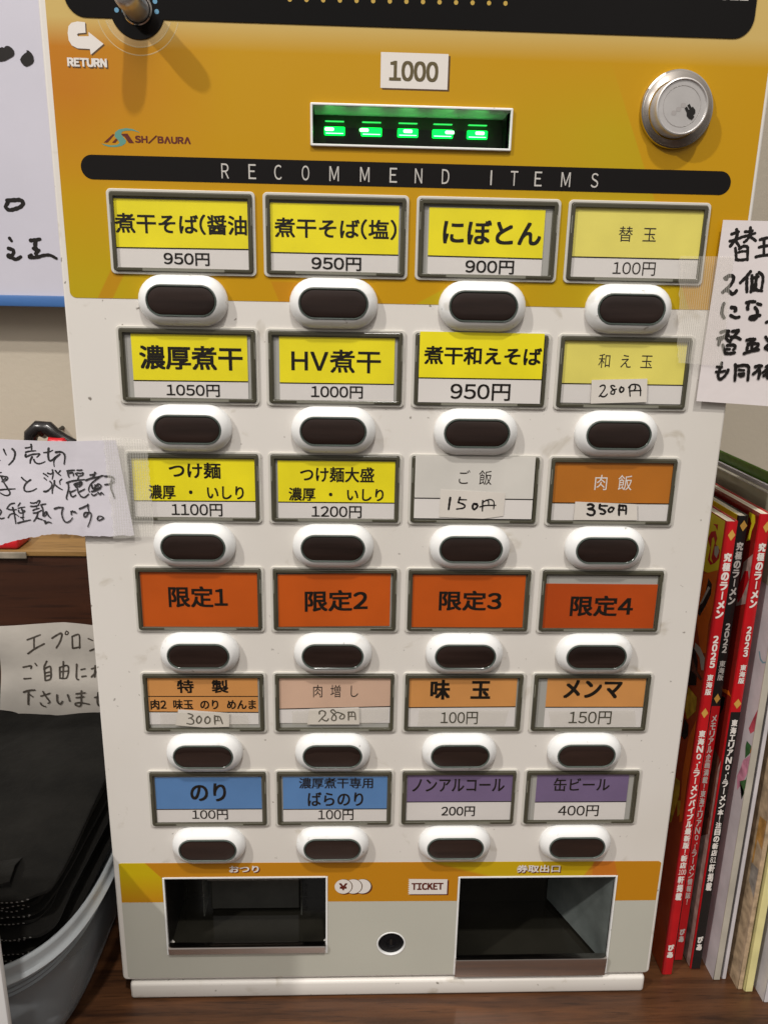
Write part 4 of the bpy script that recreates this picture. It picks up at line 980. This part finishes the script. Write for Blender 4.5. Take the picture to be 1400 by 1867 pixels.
obj('handle_loop', tube([(-258, 165, -30), (-259, 165, -14), (-257, 165, -4), (-251.5, 165, .6), (-244.5, 165, .2), (-240, 165, -4), (-234, 165, -7.5), (-226, 165, -12), (-218, 165, -20), (-212, 165, -34)], [3.6, 4.2, 5.0, 5.6, 5.4, 4.8, 4.2, 4.2, 4.2, 4.2]), M['blackplastic'], SC, smooth=True)
obj('grip_lining', tube([(-245, 163, -20), (-240.5, 161.5, -8), (-235, 161.5, -9), (-229, 162, -16), (-226, 163, -30)], [4, 4.2, 4.2, 4, 4]), M['redplastic'], SC, smooth=True)
for q in ((-246, 164, -62, -238, 165.5, -24), (-236, 165.8, -62, -228, 167.2, -24)): obj('blade', box(*q), M['brushed'], SC)
obj('wall_hook', tube([(-249, 204.8, -6), (-249, 168, -6), (-249, 163, -4), (-249, 160, 0)], 1.6), M['dark'], None, label='small dark wall hook that the black scissors hang from, behind the left note', cat='hook')
pk = thing('wrapped_packet', 'small red and clear wrapped packet on the ledge at the left edge', 'packet', (-290, 156, -86))
obj('wrapper', box(-330, 150, -86, -268.5, 175, -78, 2.5, 3), M['redplastic'], pk, smooth=True)
obj('clear_flap', box(-330, 146.5, -91.8, -262, 148.2, -86.8, .7), mat('cloudy_film', (.22, .19, .15), .2, noise=(60, .4)), pk)
# note about the aprons
tilt = lambda x, z: 100+(z+122)*.02-1.6*math.sin(x*.09+z*.05)-1.0*math.sin(z*.13)
botA = lerp_tab([(-275, -185.5), (-262, -188), (-252, -193.5), (-245, -196.5), (-235, -197.0), (-225, -196), (-212, -195.5), (-195, -196.5), (-180, -197)])
topA = lerp_tab([(-264.5, -122.8), (-235, -122.0), (-222, -121.2), (-210, -121.6), (-195, -122.6), (-180, -123)])
NA = thing('handwritten_note', 'crinkled laminated note in grey marker standing behind the black aprons', 'note', (-225, 100, -196))
obj('paper', sheet([(lambda t, x=-264.6+2.5*i: x-6.5*(1-t)) for i in range(34)], lambda x: topA(x(1)), lambda x: botA(x(0)), tilt, 16, .25), M['paper_dim'], NA, smooth=True)
obj('handwriting', pen(HAND['apron'], lambda x, z: tilt(x, z)-.12, 0, 0, .01, .1, 4, .9), M['marker_grey'], NA)
# plastic tub
TB = thing('plastic_tub', 'cloudy clear plastic tub with a rounded rim, filled with black aprons', 'tub', (-280, 50, CZ))
def sup(hw, hd, z, e=4.0, cx=-281, cy=62, n=96):
    R_ = []
    for i in range(n):
        a = 2*math.pi*i/n; c0, s0 = math.cos(a), math.sin(a)
        R_.append((cx+hw*math.copysign(abs(c0)**(2/e), c0), cy+hd*math.copysign(abs(s0)**(2/e), s0), z))
    return R_
HW, HD = 109.5, 142
prof = [(-3.2, -3.2, -239.5), (-1.8, -1.8, -237.4), (-.8, -.8, -237.1), (0, 0, -238.2), (.2, .2, -239.4), (-.4, -.4, -243.0), (.2, .2, -245.2), (1.2, 1.2, -246.0), (1.7, 1.7, -247.0), (1.2, 1.2, -248.2), (-1.5, -1.5, -249), (-3.2, -3.2, -250.2)]
rg = [sup(HW+a, HD+b, z) for a, b, z in prof]
obj('rim', loft(rg), mat('cloudy_rim', (.40, .43, .45), .2, alpha=.82, noise=(30, .06)), TB, smooth=True)
wal = [(-3.4, -250.3), (-4.6, -254), (-4.2, -255.2), (-5.6, -258), (-5.1, -259.2), (-6.8, -262), (-6.2, -263.3), (-8, -266), (-9, -278), (-16, -315), (-19, -326), (-24, -331.5), (-32, -333.3)]
obj('tub_wall', loft([sup(HW+a, HD+a, z) for a, z in wal], True), clear('cloudy_wall', (.34, .38, .41), .60, .22), TB, smooth=True)
# aprons
rn = random.Random(11)
def apron(k, z0, th, last=False):
    e = 15; cx, cy = -283+rn.uniform(-2, 1), 42+rn.uniform(-1.5, 1.5); hw, hd = 101+rn.uniform(-5, 1.0), 92+rn.uniform(-3, 2); ph = rn.random()*6
    n = 200; rings = []
    rot = rn.uniform(-.035, .035); q1, q2 = rn.uniform(.5, 1.6), rn.uniform(.4, 1.1)
    sag = lambda x, y: (y+60)*.115*(k+2)/12 + q1*math.sin(x*.055+ph)+q2*math.sin(x*.15+y*.07+ph*2)+.35*math.sin(x*.41+y*.3+ph)
    for s, zz in ((.97, 0), (1, th*.25), (1, th*.75), (.975, th), (.6, th+.3), (.2, th+.3)):
        ring = []
        for i in range(n):
            a = 2*math.pi*i/n; c0, s0 = math.cos(a), math.sin(a)
            x = cx+hw*s*math.copysign(abs(c0)**(2/e), c0); y = cy+hd*s*math.copysign(abs(s0)**(2/e), s0)
            x += (y-cy)*.065+rot*(y-cy)+.8*math.sin(y*.09+ph); y += rot*(x-cx)+1.1*math.sin(x*.10+ph)+.5*math.sin(x*.33+ph*3)
            ring.append((x, y, z0+zz+sag(x, y)))
        rings.append(ring)
    me = loft(rings, True)
    st = []; seg = [p for p in rings[2] if p[1] < cy-hd*.80 and p[0] < cx+hw*.9]
    seg.sort()
    V, F = [], []; d = 0
    x = -260.0
    R2 = sorted([(p[0], p[1], p[2]) for p in rings[1] if p[1] < cy])
    while x < cx+hw*.86:
        for a, b in zip(R2, R2[1:]):
            if a[0] <= x < b[0]:
                t = (x-a[0])/(b[0]-a[0]); y = a[1]+(b[1]-a[1])*t; z = a[2]+(b[2]-a[2])*t+th*.25
                i0 = len(V); w2, h2 = .55, .34
                V.extend([(x-w2, y-.25, z-h2), (x+w2, y-.25, z-h2), (x+w2, y-.25, z+h2), (x-w2, y-.25, z+h2)]); F.append((i0, i0+1, i0+2, i0+3)); break
        x += 2.5+rn.uniform(-.15, .15)
    return me, mesh_from(V, F)
zc = -257.5; NAP = 13
words = ['lowest', 'second', 'third', 'fourth', 'fifth', 'sixth', 'seventh', 'eighth', 'ninth', 'tenth', 'eleventh', 'twelfth', 'topmost']
for k in range(NAP):
    th = 3.35+rn.uniform(-.3, .5)
    a_, s_ = apron(k, zc, th)
    ap = thing('folded_apron', ('black folded apron, topmost in the plastic tub, its corner turned up' if k == NAP-1 else 'black folded apron with pale stitching, %s from the bottom of the stack in the tub' % words[k]), 'apron', (-283, 42, zc), 'black aprons stacked in the plastic tub')
    obj('cloth', a_, M['cloth'], ap, smooth=True)
    obj('stitching', s_, M['stitch'], ap, kind='stuff')
    zc += th+.25
# turned-up corner of the topmost apron
fold = []
for i in range(13):
    t = i/12; x = -262+56*t
    fold.append([(x, -49+3*t*t, zc-1+1*t), (x, -53+5*t*t, zc+1+6*t*t), (x-1, -44+6*t, zc+3+6*t*t), (x-2, -32+6*t, zc+2.5+2*t)])
obj('turned_corner', loft(fold, False, False), M['cloth'], ap, smooth=True)
obj('tray_lid', box(-330, -103, CZ+.2, -187.5, -99, -110, 1.2), M['whiteplastic'], None, label='plain white upright plastic lid in front of the tub at the lower left edge', cat='lid', smooth=True)
# ------------------------------------------------------------------ magazines to the right
def magazine(name, label, x0, x1, y0, depth, ztop, spine_m, cover_m, lean=0):
    m = thing(name, label, 'magazine', ((x0+x1)/2, y0, CZ), 'magazines standing beside the machine')
    z0 = CZ+.6; c_ = .35
    # page block with a rounded, slightly fanned top
    V, F = [], []; n = 20; ny = 16
    for j in range(ny+1):
        y = y0+.6+(depth-.6)*j/ny
        for i in range(n+1):
            u = i/n; x = x0+c_+(x1-x0-2*c_)*u; z = ztop-.4-1.0*abs(math.sin(u*11.0+.9*math.sin(y*.03)))*(1-.5*(j == 0))-.8*math.exp(-(y-y0)/9)
            V.append((x, y, z))
    for j in range(ny):
        for i in range(n): a = j*(n+1)+i; F.append((a, a+1, a+n+2, a+n+1))
    b = box(x0+c_, y0+.6, z0+.5, x1-c_, y0+depth, ztop-1.0)
    obj('pages', join([mesh_from(V, F), b]), M['page'], m, smooth=False)
    r = .9
    obj('spine', loft([[(x, y, z) for x, y in [(x0, y0+1.6), (x0+.05, y0+.7), (x0+.35, y0+.2), (x0+r, y0), (x1-r, y0), (x1-.35, y0+.2), (x1-.05, y0+.7), (x1, y0+1.6)]] for z in (z0, ztop)], False, False), spine_m, m, smooth=True)
    obj('front_cover', box(x0, y0+1.6, z0, x0+.3, y0+depth, ztop), cover_m, m)
    obj('back_cover', box(x1-.3, y0+1.6, z0, x1, y0+depth, ztop), spine_m, m)
    return m
def cover_art(parent, key, x, clipy, clipz, skip=()):
    L = []; names = []
    for i, ln in enumerate(COVERS[key].split('\n')):
        cl, ps = ln.split('|'); P = [(max(a, clipy), min(b, clipz)) for a, b in pts(ps)]
        me = plate([[(-a, b) for a, b in P]], 0)
        for v in me.vertices: v.co = (x*MM-(.03+.02*i)*MM, -v.co.x, v.co.z)
        obj('cover_art', me, M['ck_'+cl], parent)
def extra_cover(parent, x, items):
    L, names = [], []
    for i, (cl, P) in enumerate(items):
        me = plate([[(-a, b) for a, b in P]], 0)
        for v in me.vertices: v.co = ((x-.02-.012*i)*MM, -v.co.x, v.co.z)
        obj('cover_print', me, M['ck_'+cl], parent)
def spine_text(parent, m, *parts):
    for q in parts: obj('spine_lettering', q, m, parent)
def diamond(x, z, y, w2=2.1, h2=3.3): return plate([[(x-w2, z), (x, z-h2), (x+w2, z), (x, z+h2)]], y)
m25 = magazine('noodle_magazine', 'red-spined noodle guide magazine nearest the machine, dated 2025', 180.2, 186.9, 12.2, 188, -19.5, M['ck_red'], M['ck_rust'])
cover_art(m25, 'c25', 180.2, 14.0, -20)
xa, xb = 181.4, 185.9
spine_text(m25, M['print_white'], column_text('究極のラーメン', xa, xb, -37.8, -78.2, 12.1, .35), column_text('2025', xa+.7, xb-.7, -88.5, -109.5, 12.1, .45), column_text('東海版', xa+.3, xb-.5, -113.3, -127.2, 12.1, .2),
    column_text('東海No.1ラーメンバイブル最新版！新店', xa+.2, xb-.3, -150.3, -249.5, 12.1, .3), text('100', (xa, -250.1, xb+.2, -254.0), 12.1, .2), column_text('軒掲載', xa+.2, xb-.3, -254.7, -274.0, 12.1, .3), column_text('ぴあ', xa+.2, xb-.4, -308.3, -319.7, 12.1, .5))
for q in (diamond(184.0, -27.6, 12.1), diamond(183.4, -138.9, 12.1)): obj('spine_diamond', q, M['ck_golddot'], m25)
m22 = magazine('noodle_magazine', 'black and red spined noodle guide magazine dated 2022, between two red-spined ones', 192.4, 198.6, 23.8, 178, -19.5, M['ck_black'], M['ck_yellow'])
obj('spine_red_block', plate([rr(192.9, CZ+.8, 198.2, -140.8)], 23.7), M['ck_red'], m22)
xa, xb = 193.6, 197.6
spine_text(m22, M['print_grey'], column_text('究極のラーメン', xa, xb, -35.0, -74.3, 23.6, .3), column_text('2022', xa+.6, xb-.6, -85.7, -105.3, 23.6, .4), column_text('東海版', xa+.2, xb-.2, -110.0, -123.6, 23.6, .1),
    column_text('メモリアル企画満載！東海エリアNo.1ラーメン情報誌！', xa+.4, xb-.4, -146.5, -287.6, 23.6, .2), column_text('ぴあ', xa+.2, xb-.4, -306.8, -318.3, 23.6, .5))
for q in (diamond(196.0, -25.5, 23.6), diamond(195.6, -135.6, 23.6, 1.9)): obj('spine_diamond', q, M['ck_golddot'], m22)
m23 = magazine('noodle_magazine', 'red and black spined noodle guide magazine dated 2023, furthest right of the three', 201.0, 207.6, 16.2, 186, -16.2, M['ck_red'], M['ck_darkred'])
cover_art(m23, 'c23', 201.0, 17.9, -17)
extra_cover(m23, 200.8, [('pinkgrey', [(17.9, CZ+1), (40, CZ+1), (40, -245), (17.9, -175)]), ('brown', [(20, -175), (36, -170), (36, -245), (20, -230)])])
obj('spine_black_block', plate([rr(201.35, CZ+.8, 207.3, -140.5)], 16.1), M['ck_black'], m23)
xa, xb = 202.5, 206.7
spine_text(m23, M['print_white'], column_text('究極のラーメン', xa, xb, -33.0, -73.2, 16.0, .35), column_text('2023', xa+.7, xb-.7, -84.3, -104.2, 16.0, .45), column_text('東海版', xa+.3, xb-.3, -108.9, -121.7, 16.0, .2),
    column_text('東海エリアNo.1ラーメン本！注目の新店', xa+.2, xb-.3, -145.3, -243.5, 16.0, .3), text('81', (xa+.3, -244.1, xb-.1, -248.3), 16.0, .2), column_text('軒掲載', xa+.2, xb-.3, -249.0, -270.2, 16.0, .3), column_text('ぴあ', xa+.1, xb-.5, -305.8, -317.8, 16.0, .5))
for q in (diamond(205.4, -23.9, 16.0), diamond(204.6, -134.9, 16.0, 2.3)): obj('spine_diamond', q, M['ck_golddot'], m23)
def leaflet(label, x0, x1, y0, ztop, cover, edge, depth=170):
    m = thing('brochure', label, 'brochure', ((x0+x1)/2, y0, CZ), 'thin brochures standing right of the magazines')
    obj('pages', box(x0+.35, y0+.5, CZ+.4, x1-.35, y0+depth, ztop-.4), M['page'] if edge is None else edge, m)
    n = 8
    for s, nm in ((x0, 'front_cover'), (x1-.3, 'back_cover')):
        V, F = [], []
        for zz in (CZ+.1, CZ+3, CZ+40, ztop):
            for j in range(n+1):
                y = y0+depth*j/n; cur = 1.6*(1-(zz-CZ)/40) if zz < CZ+40 else 0
                V.append((s-(cur*.35 if s == x0 else -cur*.2)*(1-j/n)**2, y, zz))
        k = n+1; F = [(a*k+j, a*k+j+1, (a+1)*k+j+1, (a+1)*k+j) for a in range(3) for j in range(n)]
        obj(nm, mesh_from(V, F), cover if s == x0 else (edge or M['ck_lilac']), m, smooth=True)
    obj('fold', box(x0-.1, y0-.4, CZ+.3, x1+.1, y0+.6, ztop, .25), edge or M['ck_lilac'], m)
    return m
f1 = leaflet('pale lilac brochure with pink and red flowers printed on its cover', 213.2, 217.0, 8.0, -8.5, M['ck_lilac'], M['ck_edge'])
cover_art(f1, 'flower', 213.2, 8.1, -20)
extra_cover(f1, 213.1, [('palegrey', [(8.1, -60), (178, -60), (178, -9), (8.1, -9)])])
leaflet('thin plain white brochure between the flowered one and the wood-toned one', 219.2, 221.2, 8.6, -7.2, M['ck_lilac'], M['ck_lilac'])
f3 = leaflet('brochure with a beige wooden floor and chair photo on its cover', 225.9, 228.4, .5, -6, M['ck_beige'], M['ck_beige'])
cover_art(f3, 'chair', 225.9, .8, -20)
leaflet('pale yellow spined brochure right of the wood-toned one', 229.9, 234.2, -1.4, -60, M['ck_lemon'], M['ck_lemon'])
leaflet('white brochure at the right edge with its lower corner curling out', 238.2, 240.5, -9.5, -60, M['ck_lilac'], M['ck_lilac'])
leaflet('thin brochure with a green cover, its green top edge showing above the others', 222.4, 224.6, 42, -1.2, M['ck_green'], M['ck_green'], 150)
